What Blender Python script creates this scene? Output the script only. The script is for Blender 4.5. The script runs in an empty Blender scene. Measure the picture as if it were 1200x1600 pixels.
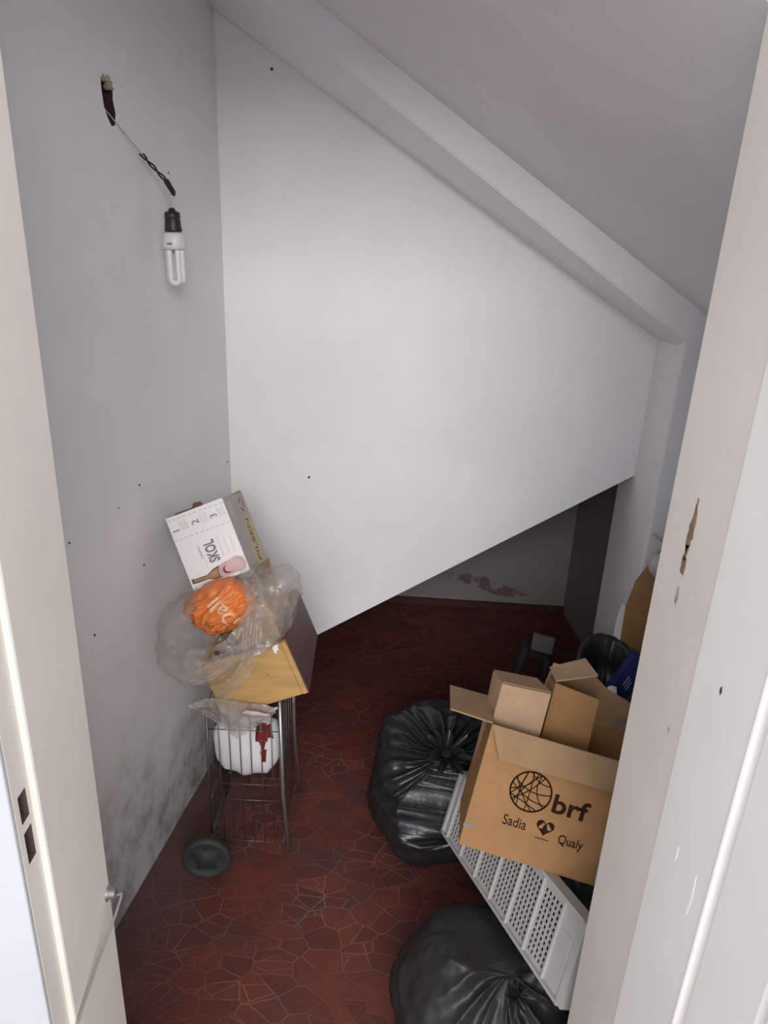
import bpy, bmesh, math, random
from math import sin, cos, pi, radians, sqrt, atan2
from mathutils import Vector, Matrix, noise, Euler
from mathutils.bvhtree import BVHTree

random.seed(7)
S = bpy.context.scene
C = S.collection
V = Vector

# ------------------------------------------------------------------ camera, light, exposure
CAM_H = 1.6
cam_data = bpy.data.cameras.new('camera')
cam_data.sensor_fit = 'VERTICAL'
cam_data.sensor_height = 36.0
cam_data.lens = 1202.0 / 1600.0 * 36.0
cam_data.clip_start = 0.02
cam = bpy.data.objects.new('camera', cam_data)
C.objects.link(cam)
PITCH, ROLL = radians(22.493), radians(-2.567)
Dn = V((0, -sin(PITCH), -cos(PITCH)))
Rt = V((1, 0, 0))
Fw = V((0, cos(PITCH), -sin(PITCH)))
ex = Rt * cos(ROLL) + Dn * sin(ROLL)
ey = Dn * cos(ROLL) - Rt * sin(ROLL)
M = Matrix(((ex.x, -ey.x, -Fw.x, 0), (ex.y, -ey.y, -Fw.y, 0), (ex.z, -ey.z, -Fw.z, CAM_H), (0, 0, 0, 1)))
cam.matrix_world = M
S.camera = cam

S.view_settings.view_transform = 'Standard'
S.view_settings.look = 'None'
S.view_settings.gamma = 1.0
S.view_settings.use_curve_mapping = False
S.view_settings.exposure = 0.09

world = bpy.data.worlds.new('world')
S.world = world
world.use_nodes = True
wb = world.node_tree.nodes['Background']
wb.inputs[0].default_value = (0.86, 0.93, 1.0, 1)
wb.inputs[1].default_value = 1.42


def area_light(name, loc, target, sx, sy, power, col):
    l = bpy.data.lights.new(name, 'AREA')
    l.shape = 'RECTANGLE'
    l.size, l.size_y = sx, sy
    l.energy = power
    l.color = col
    o = bpy.data.objects.new(name, l)
    C.objects.link(o)
    o.location = loc
    o.rotation_euler = (V(target) - V(loc)).to_track_quat('-Z', 'Y').to_euler()
    return o


# daylight from the hall window behind the camera, high on the opposite wall
area_light('hall_window_light', (0.25, -4.4, 3.55), (0.05, 1.9, 0.9), 4.0, 1.7, 305.0, (1.0, 0.985, 0.965))

# ------------------------------------------------------------------ materials


def new_mat(name):
    m = bpy.data.materials.new(name)
    m.use_nodes = True
    nt = m.node_tree
    return m, nt, nt.nodes['Principled BSDF']


def simple(name, col, rough=0.6, metal=0.0, var=0.0, scale=20.0, bump=0.0, bscale=80.0, spec=0.5):
    m, nt, b = new_mat(name)
    b.inputs['Roughness'].default_value = rough
    b.inputs['Metallic'].default_value = metal
    b.inputs['Specular IOR Level'].default_value = spec
    b.inputs['Base Color'].default_value = (*col, 1)
    if var or bump:
        tc = nt.nodes.new('ShaderNodeTexCoord')
    if var:
        n = nt.nodes.new('ShaderNodeTexNoise')
        n.inputs['Scale'].default_value = scale
        n.inputs['Detail'].default_value = 6
        nt.links.new(tc.outputs['Object'], n.inputs['Vector'])
        r = nt.nodes.new('ShaderNodeValToRGB')
        r.color_ramp.elements[0].position = 0.3
        r.color_ramp.elements[1].position = 0.7
        r.color_ramp.elements[0].color = (*[c * (1 - var) for c in col], 1)
        r.color_ramp.elements[1].color = (*[min(1, c * (1 + var * 0.5)) for c in col], 1)
        nt.links.new(n.outputs['Fac'], r.inputs['Fac'])
        nt.links.new(r.outputs['Color'], b.inputs['Base Color'])
    if bump:
        n2 = nt.nodes.new('ShaderNodeTexNoise')
        n2.inputs['Scale'].default_value = bscale
        n2.inputs['Detail'].default_value = 4
        nt.links.new(tc.outputs['Object'], n2.inputs['Vector'])
        bp = nt.nodes.new('ShaderNodeBump')
        bp.inputs['Strength'].default_value = bump
        bp.inputs['Distance'].default_value = 0.01
        nt.links.new(n2.outputs['Fac'], bp.inputs['Height'])
        nt.links.new(bp.outputs['Normal'], b.inputs['Normal'])
    return m


def math_node(nt, op, a, b=None, clamp=False):
    n = nt.nodes.new('ShaderNodeMath')
    n.operation = op
    n.use_clamp = clamp
    for i, v in enumerate((a, b)):
        if v is None:
            continue
        if isinstance(v, (int, float)):
            n.inputs[i].default_value = v
        else:
            nt.links.new(v, n.inputs[i])
    return n.outputs[0]


def mix_col(nt, fac, a, b):
    n = nt.nodes.new('ShaderNodeMix')
    n.data_type = 'RGBA'
    for sock, v in ((n.inputs[0], fac), (n.inputs[6], a), (n.inputs[7], b)):
        if isinstance(v, (int, float)):
            sock.default_value = v
        elif isinstance(v, tuple):
            sock.default_value = (*v, 1)
        else:
            nt.links.new(v, sock)
    return n.outputs[2]


def noise_node(nt, vec, scale, detail=6, rough=0.6):
    n = nt.nodes.new('ShaderNodeTexNoise')
    n.inputs['Scale'].default_value = scale
    n.inputs['Detail'].default_value = detail
    n.inputs['Roughness'].default_value = rough
    nt.links.new(vec, n.inputs['Vector'])
    return n.outputs['Fac']


def map_range(nt, v, a, b, c=0.0, d=1.0):
    n = nt.nodes.new('ShaderNodeMapRange')
    n.interpolation_type = 'SMOOTHSTEP'
    nt.links.new(v, n.inputs[0])
    n.inputs[1].default_value = a
    n.inputs[2].default_value = b
    n.inputs[3].default_value = c
    n.inputs[4].default_value = d
    return n.outputs[0]


def wall_paint(name, col, mould=0.0, peel=None, smudge=0.06):
    m, nt, b = new_mat(name)
    b.inputs['Roughness'].default_value = 0.75
    b.inputs['Specular IOR Level'].default_value = 0.25
    tc = nt.nodes.new('ShaderNodeTexCoord')
    P = tc.outputs['Object']
    sep = nt.nodes.new('ShaderNodeSeparateXYZ')
    nt.links.new(P, sep.inputs[0])
    n1 = noise_node(nt, P, 3.0, 8)
    base = mix_col(nt, map_range(nt, n1, 0.35, 0.7), tuple(c * (1 - smudge) for c in col), col)
    if mould:
        mp = nt.nodes.new('ShaderNodeMapping')
        mp.inputs['Scale'].default_value = (10, 10, 9)
        mp.inputs['Rotation'].default_value = (0.7, 0, 0)
        nt.links.new(P, mp.inputs[0])
        n2 = noise_node(nt, mp.outputs[0], 1.3, 8, 0.68)
        n3 = noise_node(nt, P, 3.5, 4)
        hgt = map_range(nt, math_node(nt, 'ADD', sep.outputs[2], math_node(nt, 'MULTIPLY', n3, 0.35)), 0.25, 0.72, 1.0, 0.0)
        spots = map_range(nt, n2, 0.42, 0.66)
        f = math_node(nt, 'MULTIPLY', math_node(nt, 'MULTIPLY', hgt, math_node(nt, 'ADD', math_node(nt, 'MULTIPLY', spots, 0.40), 0.36)), mould, True)
        base = mix_col(nt, f, base, (0.16, 0.13, 0.125))
    if peel:
        cx, cy, cz, rx, rz = peel
        dx = math_node(nt, 'DIVIDE', math_node(nt, 'SUBTRACT', sep.outputs[0], cx), rx)
        dz = math_node(nt, 'DIVIDE', math_node(nt, 'ADD', math_node(nt, 'SUBTRACT', sep.outputs[2], cz), math_node(nt, 'MULTIPLY', math_node(nt, 'SUBTRACT', sep.outputs[0], cx), 0.22)), rz)
        dd = math_node(nt, 'SQRT', math_node(nt, 'ADD', math_node(nt, 'MULTIPLY', dx, dx), math_node(nt, 'MULTIPLY', dz, dz)))
        n4 = noise_node(nt, P, 16.0, 6, 0.6)
        area = map_range(nt, dd, 0.3, 1.15, 1.0, 0.0)
        e = map_range(nt, math_node(nt, 'MULTIPLY', n4, area), 0.42, 0.46)
        base = mix_col(nt, e, base, (0.15, 0.115, 0.105))
    nt.links.new(base, b.inputs['Base Color'])
    bp = nt.nodes.new('ShaderNodeBump')
    bp.inputs['Strength'].default_value = 0.12
    bp.inputs['Distance'].default_value = 0.006
    nt.links.new(noise_node(nt, P, 26, 5), bp.inputs['Height'])
    nt.links.new(bp.outputs['Normal'], b.inputs['Normal'])
    return m


def floor_tiles():
    m, nt, b = new_mat('broken_red_tile')
    tc = nt.nodes.new('ShaderNodeTexCoord')
    P = tc.outputs['Object']
    sep = nt.nodes.new('ShaderNodeSeparateXYZ')
    nt.links.new(P, sep.inputs[0])
    nz = nt.nodes.new('ShaderNodeTexNoise')
    nz.inputs['Scale'].default_value = 7.0
    nz.inputs['Detail'].default_value = 2
    nt.links.new(P, nz.inputs['Vector'])
    wv = nt.nodes.new('ShaderNodeVectorMath')
    wv.operation = 'MULTIPLY_ADD'
    nt.links.new(nz.outputs['Color'], wv.inputs[0])
    wv.inputs[1].default_value = (0.022, 0.022, 0)
    nt.links.new(P, wv.inputs[2])
    outs = []
    for feat, rot, sc, rnd in (('DISTANCE_TO_EDGE', 0.55, (16, 22, 1), 1.0), ('F1', 0.55, (16, 22, 1), 1.0), ('DISTANCE_TO_EDGE', -0.5, (13, 25, 1), 1.0)):
        mp = nt.nodes.new('ShaderNodeMapping')
        mp.inputs['Rotation'].default_value = (0, 0, rot)
        mp.inputs['Scale'].default_value = sc
        nt.links.new(wv.outputs[0], mp.inputs[0])
        v = nt.nodes.new('ShaderNodeTexVoronoi')
        v.voronoi_dimensions = '2D'
        v.feature = feat
        v.inputs['Scale'].default_value = 1.0
        v.inputs['Randomness'].default_value = rnd
        nt.links.new(mp.outputs[0], v.inputs['Vector'])
        outs.append(v)
    g1 = map_range(nt, outs[0].outputs['Distance'], 0.012, 0.040, 1.0, 0.0)
    g2 = map_range(nt, outs[2].outputs['Distance'], 0.010, 0.034, 1.0, 0.0)
    cs2 = nt.nodes.new('ShaderNodeSeparateColor')
    nt.links.new(outs[1].outputs['Color'], cs2.inputs[0])
    g2 = math_node(nt, 'MULTIPLY', g2, math_node(nt, 'GREATER_THAN', cs2.outputs[1], 0.52))
    grout = math_node(nt, 'MAXIMUM', g1, g2)
    cellsep = nt.nodes.new('ShaderNodeSeparateColor')
    nt.links.new(outs[1].outputs['Color'], cellsep.inputs[0])
    tile = mix_col(nt, cellsep.outputs[0], (0.10, 0.026, 0.018), (0.150, 0.035, 0.023))
    tile = mix_col(nt, map_range(nt, noise_node(nt, P, 9, 8), 0.38, 0.68, 0, 0.55), tile, (0.06, 0.031, 0.027))
    gfade = map_range(nt, noise_node(nt, P, 5, 4), 0.38, 0.66, 0.10, 0.58)
    col = mix_col(nt, math_node(nt, 'MULTIPLY', grout, gfade), tile, (0.25, 0.14, 0.115))
    # grey dust swept up along the left wall
    edge = math_node(nt, 'SUBTRACT', sep.outputs[0], math_node(nt, 'MULTIPLY', sep.outputs[1], 0.167))
    nd = noise_node(nt, P, 6, 8, 0.7)
    dust = map_range(nt, math_node(nt, 'ADD', edge, math_node(nt, 'MULTIPLY', nd, 0.22)), -0.68, -0.46, 1.0, 0.0)
    dust = math_node(nt, 'MULTIPLY', dust, map_range(nt, noise_node(nt, P, 24, 6, 0.7), 0.3, 0.7, 0.35, 0.85))
    col = mix_col(nt, dust, col, (0.115, 0.085, 0.078))
    sp = map_range(nt, noise_node(nt, P, 120, 2), 0.76, 0.80)
    col = mix_col(nt, math_node(nt, 'MULTIPLY', sp, 0.5), col, (0.5, 0.42, 0.38))
    nt.links.new(col, b.inputs['Base Color'])
    b.inputs['Specular IOR Level'].default_value = 0.35
    nt.links.new(map_range(nt, nd, 0.3, 0.7, 0.42, 0.7), b.inputs['Roughness'])
    bp = nt.nodes.new('ShaderNodeBump')
    bp.inputs['Strength'].default_value = 0.25
    bp.inputs['Distance'].default_value = 0.004
    nt.links.new(math_node(nt, 'SUBTRACT', 1.0, grout), bp.inputs['Height'])
    nt.links.new(bp.outputs['Normal'], b.inputs['Normal'])
    return m


def film(name, col, alpha_lo, alpha_hi, scale=18.0, rough=0.25):
    m, nt, b = new_mat(name)
    out = nt.nodes['Material Output']
    b.inputs['Base Color'].default_value = (*col, 1)
    b.inputs['Roughness'].default_value = rough
    b.inputs['Specular IOR Level'].default_value = 0.7
    tr = nt.nodes.new('ShaderNodeBsdfTransparent')
    mx = nt.nodes.new('ShaderNodeMixShader')
    tc = nt.nodes.new('ShaderNodeTexCoord')
    n = noise_node(nt, tc.outputs['Object'], scale, 6, 0.65)
    fac = map_range(nt, n, 0.35, 0.72, alpha_lo, alpha_hi)
    nt.links.new(fac, mx.inputs[0])
    nt.links.new(tr.outputs[0], mx.inputs[1])
    nt.links.new(b.outputs[0], mx.inputs[2])
    nt.links.new(mx.outputs[0], out.inputs['Surface'])
    return m


def cardboard(name, col):
    m, nt, b = new_mat(name)
    b.inputs['Roughness'].default_value = 0.7
    b.inputs['Specular IOR Level'].default_value = 0.3
    tc = nt.nodes.new('ShaderNodeTexCoord')
    P = tc.outputs['Object']
    n = noise_node(nt, P, 18, 8, 0.7)
    c = mix_col(nt, map_range(nt, n, 0.3, 0.7), tuple(x * 0.9 for x in col), tuple(x * 1.06 for x in col))
    nt.links.new(c, b.inputs['Base Color'])
    return m


def wood(name, col):
    m, nt, b = new_mat(name)
    b.inputs['Roughness'].default_value = 0.45
    tc = nt.nodes.new('ShaderNodeTexCoord')
    mp = nt.nodes.new('ShaderNodeMapping')
    mp.inputs['Scale'].default_value = (9, 60, 60)
    mp.inputs['Rotation'].default_value = (0, 0.36, 0)
    nt.links.new(tc.outputs['Object'], mp.inputs[0])
    n = noise_node(nt, mp.outputs[0], 1.0, 6, 0.6)
    c = mix_col(nt, map_range(nt, n, 0.3, 0.7), tuple(x * 0.82 for x in col), tuple(x * 1.08 for x in col))
    nt.links.new(c, b.inputs['Base Color'])
    return m


MAT = {}
MAT['wall'] = wall_paint('white_wall_paint', (0.87, 0.855, 0.865))
MAT['wall_left'] = wall_paint('white_wall_paint_with_mould', (0.85, 0.83, 0.835), mould=1.0)
MAT['wall_recess'] = wall_paint('shade_toned_paint_peeling', (0.28, 0.25, 0.25), peel=(0.45, 0, 0.105, 0.28, 0.065))  # wall paint darkened to carry the recess's shade, plus a peeling patch
MAT['wall_shade_toned'] = wall_paint('shade_toned_wall_paint', (0.26, 0.225, 0.225))  # shade of the recess put into the right-hand wall's colour
MAT['hall'] = wall_paint('hall_wall_paint', (0.50, 0.515, 0.53))
MAT['floor'] = floor_tiles()
MAT['skirting_red'] = simple('red_painted_skirting', (0.07, 0.022, 0.018), 0.6, var=0.3)
MAT['cement'] = simple('dark_cement', (0.12, 0.085, 0.08), 0.8, var=0.4)
MAT['jamb'] = simple('yellowed_white_gloss_paint', (0.80, 0.745, 0.675), 0.45, var=0.05, scale=6, bump=0.08, bscale=30)
MAT['door'] = simple('white_door_paint', (0.84, 0.80, 0.77), 0.45, var=0.04, scale=6, bump=0.06, bscale=30)
MAT['fresh_white'] = simple('fresh_white_paint', (0.95, 0.94, 0.93), 0.25)
MAT['bare_wood'] = simple('bare_brown_wood', (0.33, 0.19, 0.12), 0.8, var=0.35, scale=60)
MAT['mortise_lining'] = simple('dark_mortise_lining', (0.10, 0.055, 0.045), 0.9, var=0.3)  # dark brown lining for the sides and bottom of the mortises
MAT['scuff'] = simple('grey_scuff', (0.42, 0.37, 0.33), 0.8, var=0.3, scale=60)
MAT['black_film'] = simple('black_bin_liner', (0.017, 0.017, 0.019), 0.34, var=0.2, bump=0.35, bscale=22, spec=0.55)
MAT['black_film_dull'] = simple('dull_black_bin_liner', (0.026, 0.024, 0.024), 0.46, var=0.2, bump=0.4, bscale=18, spec=0.4)
MAT['carton'] = cardboard('brown_cardboard', (0.36, 0.19, 0.075))
MAT['carton_in'] = cardboard('cardboard_inside', (0.35, 0.215, 0.11))
MAT['carton_pale'] = cardboard('pale_cardboard', (0.46, 0.30, 0.18))
MAT['ink'] = simple('brown_black_ink', (0.028, 0.012, 0.008), 0.8, spec=0.1)
MAT['white_plastic'] = simple('white_plastic', (0.47, 0.455, 0.435), 0.45, var=0.06)
MAT['wood'] = wood('yellow_varnished_wood', (0.52, 0.31, 0.115))
MAT['maroon'] = simple('maroon_painted_board', (0.145, 0.075, 0.07), 0.5, var=0.15)
MAT['paper_white'] = simple('white_coated_carton', (0.86, 0.83, 0.81), 0.45)
MAT['paper_grey'] = simple('grey_coated_carton', (0.46, 0.41, 0.37), 0.5, var=0.12, scale=40)
MAT['print_yellow'] = simple('yellow_print', (0.56, 0.47, 0.22), 0.5)
MAT['print_grey'] = simple('grey_print', (0.22, 0.20, 0.20), 0.6)
MAT['print_pale'] = simple('pale_grey_print', (0.52, 0.49, 0.48), 0.6)
MAT['print_pink'] = simple('pink_print', (0.66, 0.46, 0.45), 0.5, var=0.2, scale=60)
MAT['print_red'] = simple('red_print', (0.27, 0.035, 0.03), 0.5)
MAT['print_amber'] = simple('amber_print', (0.42, 0.25, 0.12), 0.5, var=0.25, scale=60)
MAT['print_brown'] = simple('brown_print', (0.17, 0.075, 0.045), 0.5)
MAT['orange'] = simple('orange_plastic_bag', (0.74, 0.20, 0.045), 0.42, var=0.12, bump=0.2, bscale=40)
MAT['cream_print'] = simple('cream_print', (0.80, 0.52, 0.33), 0.5)
MAT['film'] = film('clear_plastic_film', (0.46, 0.42, 0.38), 0.14, 0.50, 26.0, 0.14)
MAT['film_edge'] = film('gathered_plastic_film', (0.55, 0.50, 0.46), 0.14, 0.55, 40.0, 0.12)
MAT['film_dense'] = film('cloudy_plastic_film', (0.42, 0.38, 0.35), 0.5, 0.85)
MAT['bag_white'] = simple('white_carrier_bag', (0.72, 0.71, 0.72), 0.4, bump=0.3, bscale=30)
MAT['bag_red'] = simple('red_carrier_print', (0.30, 0.035, 0.03), 0.4)
MAT['steel'] = simple('dull_steel_wire', (0.15, 0.135, 0.125), 0.45, metal=0.8)
MAT['tube'] = simple('grey_steel_tube', (0.34, 0.33, 0.32), 0.38, metal=0.8)
MAT['shade_toned_iron'] = simple('shade_toned_painted_iron', (0.24, 0.21, 0.19), 0.5)  # hook rod's paint, with its shade put into a darker colour
MAT['rubber'] = simple('black_rubber', (0.035, 0.036, 0.038), 0.65, var=0.3)
MAT['dark_plastic'] = simple('dark_grey_plastic', (0.06, 0.055, 0.055), 0.5)
MAT['grey_plastic'] = simple('grey_plastic', (0.19, 0.175, 0.175), 0.6, var=0.15)
MAT['blue'] = simple('dark_blue_print', (0.02, 0.035, 0.16), 0.45)
MAT['socket'] = simple('black_bakelite', (0.018, 0.018, 0.02), 0.45)
MAT['lamp_white'] = simple('lamp_white_plastic', (0.72, 0.70, 0.69), 0.35)
MAT['lamp_glass'] = simple('phosphor_glass', (0.82, 0.80, 0.79), 0.2)
MAT['wire_light'] = simple('pale_wire', (0.50, 0.44, 0.41), 0.5)
MAT['brick'] = simple('shade_toned_raw_brick', (0.055, 0.026, 0.025), 0.95, var=0.4, scale=80)  # brick colour darkened to carry the shadow inside the hole
MAT['plaster'] = simple('broken_plaster', (0.42, 0.35, 0.27), 0.9, var=0.3, scale=60)
MAT['nail'] = simple('dark_speck', (0.05, 0.045, 0.045), 0.7)

# ------------------------------------------------------------------ mesh helpers
ORI = {}


def root_origin(o):
    while o.parent:
        o = o.parent
    return V(ORI.get(o.name, (0, 0, 0)))


def thing(name, label, cat, loc=(0, 0, 0), group=None, kind=None):
    o = bpy.data.objects.new(name, None)
    o.empty_display_size = 0.05
    C.objects.link(o)
    o.location = loc
    ORI[o.name] = tuple(loc)
    o['label'] = label
    o['category'] = cat
    if group:
        o['group'] = group
    if kind:
        o['kind'] = kind
    return o


def obj(name, bm, mat, parent=None, smooth=False, label=None):
    """bmesh in world coordinates -> one mesh object (origin moved to its thing's base)"""
    bmesh.ops.recalc_face_normals(bm, faces=bm.faces)
    org = root_origin(parent) if parent else V((0, 0, 0))
    for v in bm.verts:
        v.co -= org
    me = bpy.data.meshes.new(name)
    bm.to_mesh(me)
    bm.free()
    for p in me.polygons:
        p.use_smooth = smooth
    me.materials.append(MAT[mat] if isinstance(mat, str) else mat)
    o = bpy.data.objects.new(name, me)
    C.objects.link(o)
    if parent:
        o.parent = parent
    if label:
        o['label'] = label
    return o


def struct(name, bm, mat, smooth=False):
    o = obj(name, bm, mat, None, smooth)
    o['kind'] = 'structure'
    return o


def tag(o, label, cat, group=None):
    o['label'] = label
    o['category'] = cat
    if group:
        o['group'] = group
    return o


def BM():
    return bmesh.new()


def hexa(bm, p):
    """p: 8 corners, bottom 4 then top 4 (same winding)"""
    v = [bm.verts.new(q) for q in p]
    for f in ((0, 1, 2, 3), (7, 6, 5, 4), (0, 4, 5, 1), (1, 5, 6, 2), (2, 6, 7, 3), (3, 7, 4, 0)):
        bm.faces.new([v[i] for i in f])
    return v


def box(bm, a, b):
    (x0, y0, z0), (x1, y1, z1) = a, b
    return hexa(bm, [(x0, y0, z0), (x1, y0, z0), (x1, y1, z0), (x0, y1, z0), (x0, y0, z1), (x1, y0, z1), (x1, y1, z1), (x0, y1, z1)])


def bevel(bm, w, seg=2):
    bmesh.ops.bevel(bm, geom=list(bm.edges), offset=w, segments=seg, affect='EDGES', profile=0.5)


class Frame:
    def __init__(s, o, R):
        s.o = V(o)
        s.x = V((R[0][0], R[1][0], R[2][0]))
        s.y = V((R[0][1], R[1][1], R[2][1]))
        s.z = V((R[0][2], R[1][2], R[2][2]))

    def __call__(s, a, b, c):
        return s.o + s.x * a + s.y * b + s.z * c


def fbox(bm, F, a, b):
    (x0, y0, z0), (x1, y1, z1) = a, b
    return hexa(bm, [F(x0, y0, z0), F(x1, y0, z0), F(x1, y1, z0), F(x0, y1, z0), F(x0, y0, z1), F(x1, y0, z1), F(x1, y1, z1), F(x0, y1, z1)])


def slab(bm, pts, t, n=None):
    """polygon with a thickness t along its normal"""
    pts = [V(p) for p in pts]
    if n is None:
        n = (pts[1] - pts[0]).cross(pts[-1] - pts[0]).normalized()
    a = [bm.verts.new(p) for p in pts]
    b = [bm.verts.new(p + n * t) for p in pts]
    k = len(pts)
    bm.faces.new(a)
    bm.faces.new(b[::-1])
    for i in range(k):
        bm.faces.new((a[i], b[i], b[(i + 1) % k], a[(i + 1) % k]))


def tube(bm, pts, r, seg=8, cap=True, closed=False):
    pts = [V(p) for p in pts]
    n = len(pts)
    rad = r if isinstance(r, (list, tuple)) else [r] * n
    rings = []
    up = None
    for i, p in enumerate(pts):
        if closed:
            t = (pts[(i + 1) % n] - pts[i - 1]).normalized()
        else:
            t = (pts[min(i + 1, n - 1)] - pts[max(i - 1, 0)]).normalized()
        if up is None:
            up = V((0, 0, 1)) if abs(t.z) < 0.9 else V((1, 0, 0))
        up = (up - t * up.dot(t)).normalized()
        s = t.cross(up)
        rings.append([bm.verts.new(p + (up * cos(2 * pi * k / seg) + s * sin(2 * pi * k / seg)) * rad[i]) for k in range(seg)])
    m = n if closed else n - 1
    for i in range(m):
        a, b = rings[i], rings[(i + 1) % n]
        for k in range(seg):
            bm.faces.new((a[k], a[(k + 1) % seg], b[(k + 1) % seg], b[k]))
    if cap and not closed:
        bm.faces.new(rings[0][::-1])
        bm.faces.new(rings[-1])


def lathe(bm, o, ax, prof, seg=28):
    """prof: list of (distance along axis, radius)"""
    o, ax = V(o), V(ax).normalized()
    u = ax.orthogonal().normalized()
    w = ax.cross(u)
    rings = []
    for d, r in prof:
        rings.append([bm.verts.new(o + ax * d + (u * cos(2 * pi * k / seg) + w * sin(2 * pi * k / seg)) * max(r, 1e-4)) for k in range(seg)])
    for a, b in zip(rings, rings[1:]):
        for k in range(seg):
            bm.faces.new((a[k], a[(k + 1) % seg], b[(k + 1) % seg], b[k]))
    bm.faces.new(rings[0][::-1])
    bm.faces.new(rings[-1])


def smooth_path(pts, n=6):
    pts = [V(p) for p in pts]
    out = []
    for i in range(len(pts) - 1):
        p0, p1, p2, p3 = pts[max(i - 1, 0)], pts[i], pts[i + 1], pts[min(i + 2, len(pts) - 1)]
        for k in range(n):
            t = k / n
            out.append(0.5 * ((2 * p1) + (p2 - p0) * t + (2 * p0 - 5 * p1 + 4 * p2 - p3) * t * t + (3 * p1 - p0 - 3 * p2 + p3) * t ** 3))
    out.append(pts[-1])
    return out


def grid_panel(bm, F, us, vs, hole, w0, w1):
    """flat panel in the frame's x/y with rectangular holes, thickness w0..w1 along z"""
    nu, nv = len(us) - 1, len(vs) - 1
    top, bot = {}, {}

    def g(d, i, j, w):
        if (i, j) not in d:
            d[(i, j)] = bm.verts.new(F(us[i], vs[j], w))
        return d[(i, j)]
    solid = lambda i, j: 0 <= i < nu and 0 <= j < nv and not hole(i, j)
    for i in range(nu):
        for j in range(nv):
            if not solid(i, j):
                continue
            c = [(i, j), (i + 1, j), (i + 1, j + 1), (i, j + 1)]
            bm.faces.new([g(top, *q, w1) for q in c])
            bm.faces.new([g(bot, *q, w0) for q in c[::-1]])
            for (a, b, di, dj) in ((0, 1, 0, -1), (1, 2, 1, 0), (2, 3, 0, 1), (3, 0, -1, 0)):
                if not solid(i + di, j + dj):
                    bm.faces.new((g(top, *c[b], w1), g(top, *c[a], w1), g(bot, *c[a], w0), g(bot, *c[b], w0)))


def text_bm(body, o, right, up, size, align='LEFT', bold=0.0, depth=0.0006, fit_w=None, shear=0.0):
    cu = bpy.data.curves.new('lettering', 'FONT')
    cu.body = body
    cu.size = 1.0
    cu.offset = bold
    cu.shear = shear
    cu.align_x = align
    cu.resolution_u = 4
    tmp = bpy.data.objects.new('lettering', cu)
    C.objects.link(tmp)
    dg = bpy.context.evaluated_depsgraph_get()
    me = bpy.data.meshes.new_from_object(tmp.evaluated_get(dg))
    bpy.data.objects.remove(tmp)
    bm = BM()
    bm.from_mesh(me)
    bpy.data.meshes.remove(me)
    bpy.data.curves.remove(cu)
    xs = [v.co.x for v in bm.verts]
    sx = size
    if fit_w:
        sx = fit_w / max(1e-6, max(xs) - min(xs))
    x0 = min(xs) if align == 'LEFT' else 0
    right, up = V(right).normalized(), V(up).normalized()
    n = right.cross(up).normalized()
    for v in bm.verts:
        v.co = V(o) + right * ((v.co.x - x0) * sx) + up * (v.co.y * size) + n * depth
    r = bmesh.ops.extrude_face_region(bm, geom=list(bm.faces))
    for e in r['geom']:
        if isinstance(e, bmesh.types.BMVert):
            e.co -= n * (depth * 0.9)
    return bm


def flat_poly(bm, F, pts, w=0.0006):
    slab(bm, [F(a, b, 0.0001) for a, b in pts], w, F.z)


def stroke(bm, F, pts, wd, h=0.0006):
    """flat printed line of width wd on the frame's x/y plane"""
    for i in range(len(pts) - 1):
        a, b = pts[i], pts[i + 1]
        dx, dy = b[0] - a[0], b[1] - a[1]
        l = sqrt(dx * dx + dy * dy) or 1
        nx, ny = -dy / l * wd / 2, dx / l * wd / 2
        ex_, ey_ = dx / l * wd * 0.3, dy / l * wd * 0.3
        flat_poly(bm, F, [(a[0] - ex_ + nx, a[1] - ey_ + ny), (a[0] - ex_ - nx, a[1] - ey_ - ny), (b[0] + ex_ - nx, b[1] + ey_ - ny), (b[0] + ex_ + nx, b[1] + ey_ + ny)], h)


def face_frame(o, right, up):
    right, up = V(right).normalized(), V(up).normalized()
    n = right.cross(up).normalized()
    return Frame(o, ((right.x, up.x, n.x), (right.y, up.y, n.y), (right.z, up.z, n.z)))


# ------------------------------------------------------------------ the room
LW = lambda y: -0.576 + 0.167 * (y - 1.277)          # plan line of the left wall
YW, YB = 2.07, 1.88                                    # white wall, beam / pillar front
LOW = lambda x: 0.398 + 0.638 * (x + 0.065)            # underside of the lower flight
CEIL = lambda x, y: 1.84 - 0.64 * x + 0.17 * (YB - y)

bm = BM()
box(bm, (-2.2, -3.2, -0.1), (2.2, 3.1, 0.0))
struct('floor', bm, 'floor')

# left wall, with the ragged hole for the lamp cable knocked through the plaster
HOLE = [(-0.022, 0.036), (-0.006, 0.040), (0.008, 0.037), (0.019, 0.024), (0.016, 0.004), (0.022, -0.018), (0.017, -0.037), (0.004, -0.040), (-0.008, -0.026), (-0.017, -0.012), (-0.021, 0.012)]
ldir = V((0.167, 1, 0)).normalized()
hole_c = V((LW(1.556), 1.556, 1.732))
bm = BM()
y0, y1 = 0.77, 2.92
lim = [(y0, -0.05), (y1, -0.05), (y1, 2.7), (y0, 2.7)]
Lp = lambda s, z: V((LW(1.556), 1.556, 0)) + ldir * s + V((0, 0, z))
outer = [Lp((y - 1.556) / ldir.y, z) for y, z in lim]
ring = [hole_c + ldir * a + V((0, 0, b)) for a, b in HOLE]
from mathutils.geometry import tessellate_polygon
allp = outer + ring
for tri in tessellate_polygon([outer, ring]):
    bm.faces.new([bm.verts.new(allp[i]) for i in tri])
nl = V((-1, 0.167, 0)).normalized()
k = len(ring)
a = [bm.verts.new(p) for p in ring]
b = [bm.verts.new(p + nl * 0.045) for p in ring]
for i in range(k):
    pass
for v in a + b:
    bm.verts.remove(v)
slab(bm, [p + nl * 0.075 for p in outer], 0.1, nl)
bmesh.ops.remove_doubles(bm, verts=bm.verts, dist=1e-5)
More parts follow.
